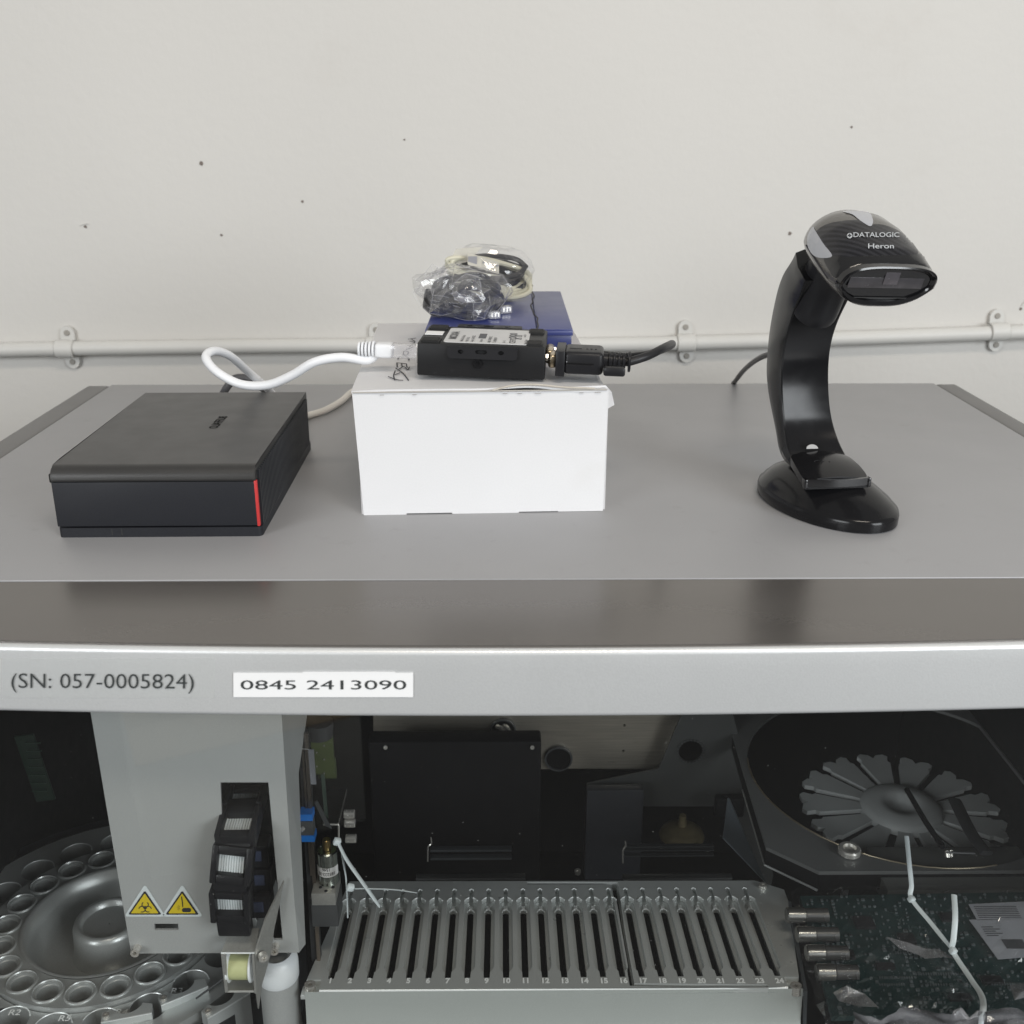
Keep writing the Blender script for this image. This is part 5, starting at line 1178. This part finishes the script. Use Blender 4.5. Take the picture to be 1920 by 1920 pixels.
# film: sheet with random folds, bunched up along the front
rnd = random.Random(5); V, F = cdt([(1480, 1668), (1700, 1658), (1975, 1662), (1990, 1780), (1990, 1945), (1800, 1950), (1560, 1945), (1520, 1850)], 15)
bm = bmesh.new(); vs = []
for px, py in V:
    e = max(0, min(1, (py - 1830) / 50)); edge = 1 if 1500 < px and py > 1675 else .3
    h = (.006 + rnd.uniform(-.0012, .0012) + rnd.uniform(0, .0035) * (rnd.random() < .25)) * edge + e * rnd.uniform(-.001, .011)
    vs.append(bm.verts.new(G(px + rnd.uniform(-4, 4), py + rnd.uniform(-4, 4), h)))
for f in F:
    try: bm.faces.new([vs[i] for i in f])
    except ValueError: pass
bmesh.ops.subdivide_edges(bm, edges=bm.edges[:], cuts=1, use_grid_fill=True, smooth=.6)
link('bag_film', bmm(bm), bag2_m, bb_, True, smooth=40)
fold_sheen_m = film('bunched film painted sheen', .50, .30, .22, bstr=0)  # white diffuse share paints bright highlights into the bunched film
rnd = random.Random(12)
bm = bmesh.new(); A = []
for j in range(6):
    A.append([bm.verts.new(G(1600 + i * 36 + rnd.uniform(-9, 9), 1948 - j * 10 + 9 * math.sin(i * 1.4) + rnd.uniform(-3, 3), .003 + j * .0090 * (.6 + .5 * abs(math.sin(i * .9 + 1))) + rnd.uniform(-.0022, .0022))) for i in range(12)])
for j in range(5):
    for i in range(11): bm.faces.new((A[j][i], A[j][i + 1], A[j + 1][i + 1], A[j + 1][i]))
bmesh.ops.triangulate(bm, faces=bm.faces[:]); bmesh.ops.subdivide_edges(bm, edges=bm.edges[:], cuts=2, use_grid_fill=True, smooth=1.0)
link('film_pleat', bmm(bm), fold_sheen_m, bb_, True, smooth=50)  # pleats shaped steep to catch light, with the painted sheen on top
for q_, (poly_, hh) in enumerate([([(1562, 1862), (1590, 1850), (1625, 1868), (1650, 1885), (1610, 1884), (1575, 1880)], .008), ([(1664, 1758), (1700, 1770), (1760, 1782), (1790, 1796), (1740, 1800), (1690, 1780)], .004), ([(1890, 1850), (1925, 1846), (1940, 1870), (1900, 1874)], .006)]):
    V, F = cdt(poly_, 24); bm = bmesh.new(); vs = [bm.verts.new(G(px + rnd.uniform(-5, 5), py + rnd.uniform(-4, 4), .009 + rnd.uniform(0, hh))) for px, py in V]
    for f in F:
        try: bm.faces.new([vs[i] for i in f])
        except ValueError: pass
    bmesh.ops.subdivide_edges(bm, edges=bm.edges[:], cuts=2, use_grid_fill=True, smooth=.9)
    link('film_fold', bmm(bm), fold_sheen_m, bb_, True, smooth=50)
# four bright pegs under the left side of the bag
for i, (px, py) in enumerate([(1492, 1716), (1511, 1752), (1529, 1787), (1548, 1823)]):
    t = thing('steel_peg', ['uppermost of the four bright pegs left of the bagged boards', 'second bright peg from the top left of the bagged boards', 'third bright peg from the top left of the bagged boards', 'lowest of the four bright pegs left of the bagged boards'][i], 'peg', PZ(px, py, GZ + .012), group='bright pegs beside the rack')
    w0, w1 = PZ(px - 18, py, GZ + .012), PZ(px + 18, py, GZ + .012); w2 = PZ(px + 60, py, GZ + .012)
    link('peg_tip', bmm(cyl(w0, w1, .0052, seg=24, bev=.0008)), mat('satin peg steel', (0.34, 0.34, 0.33), .25, .9), t, True)
    link('peg_shaft', bmm(cyl(w1, w2, .0046, seg=24)), mat('smoky peg shaft', (0.10, 0.10, 0.10), .25, .6), t, True)
ty2 = .0
def GT(px, py, dz): return PZ(px, py, GZ + dz)
tie('cable_tie', 'clear cable tie at the top of the boards bag with its tail pointing up', [GT(1700, 1568, .035), GT(1705, 1620, .030), GT(1709, 1660, .022), GT(1709, 1685, .016), GT(1745, 1730, .013), GT(1785, 1780, .013)], GT(1709, 1686, .016), .0016, 'clear cable ties on the boards bag')
tie('cable_tie', 'clear cable tie in the middle of the boards bag with its tail upright', [GT(1789, 1678, .034), GT(1791, 1720, .030), GT(1788, 1760, .020), GT(1787, 1784, .014), GT(1820, 1835, .015), GT(1843, 1875, .022), GT(1838, 1930, .034)], GT(1787, 1783, .015), .0018, 'clear cable ties on the boards bag')
side = link('bay_wall', bmm(q4(PZ(1508, 1858, -.270), PZ(1478, 1690, -.270), PZ(1478, 1690, -.270) + Vector((.004, 0, -.06)), PZ(1508, 1858, -.270) + Vector((.004, 0, -.06)), .002)), mat('dark slate wall', (0.04, 0.045, 0.05), .5)); tag(side, 'dark bay wall between the rack and the bagged boards', 'wall')

# ------------------------------------------------------------------ what the smoked pane mirrors: a pale carton on the floor in front of the machine
flo = link('floor', bmm(box((0, -.55, -.97), (3.2, 1.5, .01))), mat('grey floor', (0.06, 0.058, 0.055), .6), smooth=None); flo['kind'] = 'structure'
cart = thing('shipping_carton', 'pale shipping carton on the floor before the machine, mirrored in the smoked pane', 'carton', (-.60, -.526, -.965), (0, 0, R(-25)))
ct_m = mat('pale carton', (0.62, 0.62, 0.60), .8, var=.05); tan_m = mat('tan carton flap', (0.42, 0.33, 0.22), .8, var=.08)
link('side', bmm(box((.19, -.15, .11), (.38, .30, .22), .002)), ct_m, cart)
link('flap', bmm(box((.19, -.075, .2225), (.384, .149, .003), .001)), tan_m, cart)
link('flap', bmm(box((.19, -.226, .2225), (.384, .149, .003), .001)), tan_m, cart)
link('tape_strip', bmm(box((.19, -.15, .2248), (.384, .05, .0006))), mat('brown tape', (0.30, 0.22, 0.12), .3), cart)
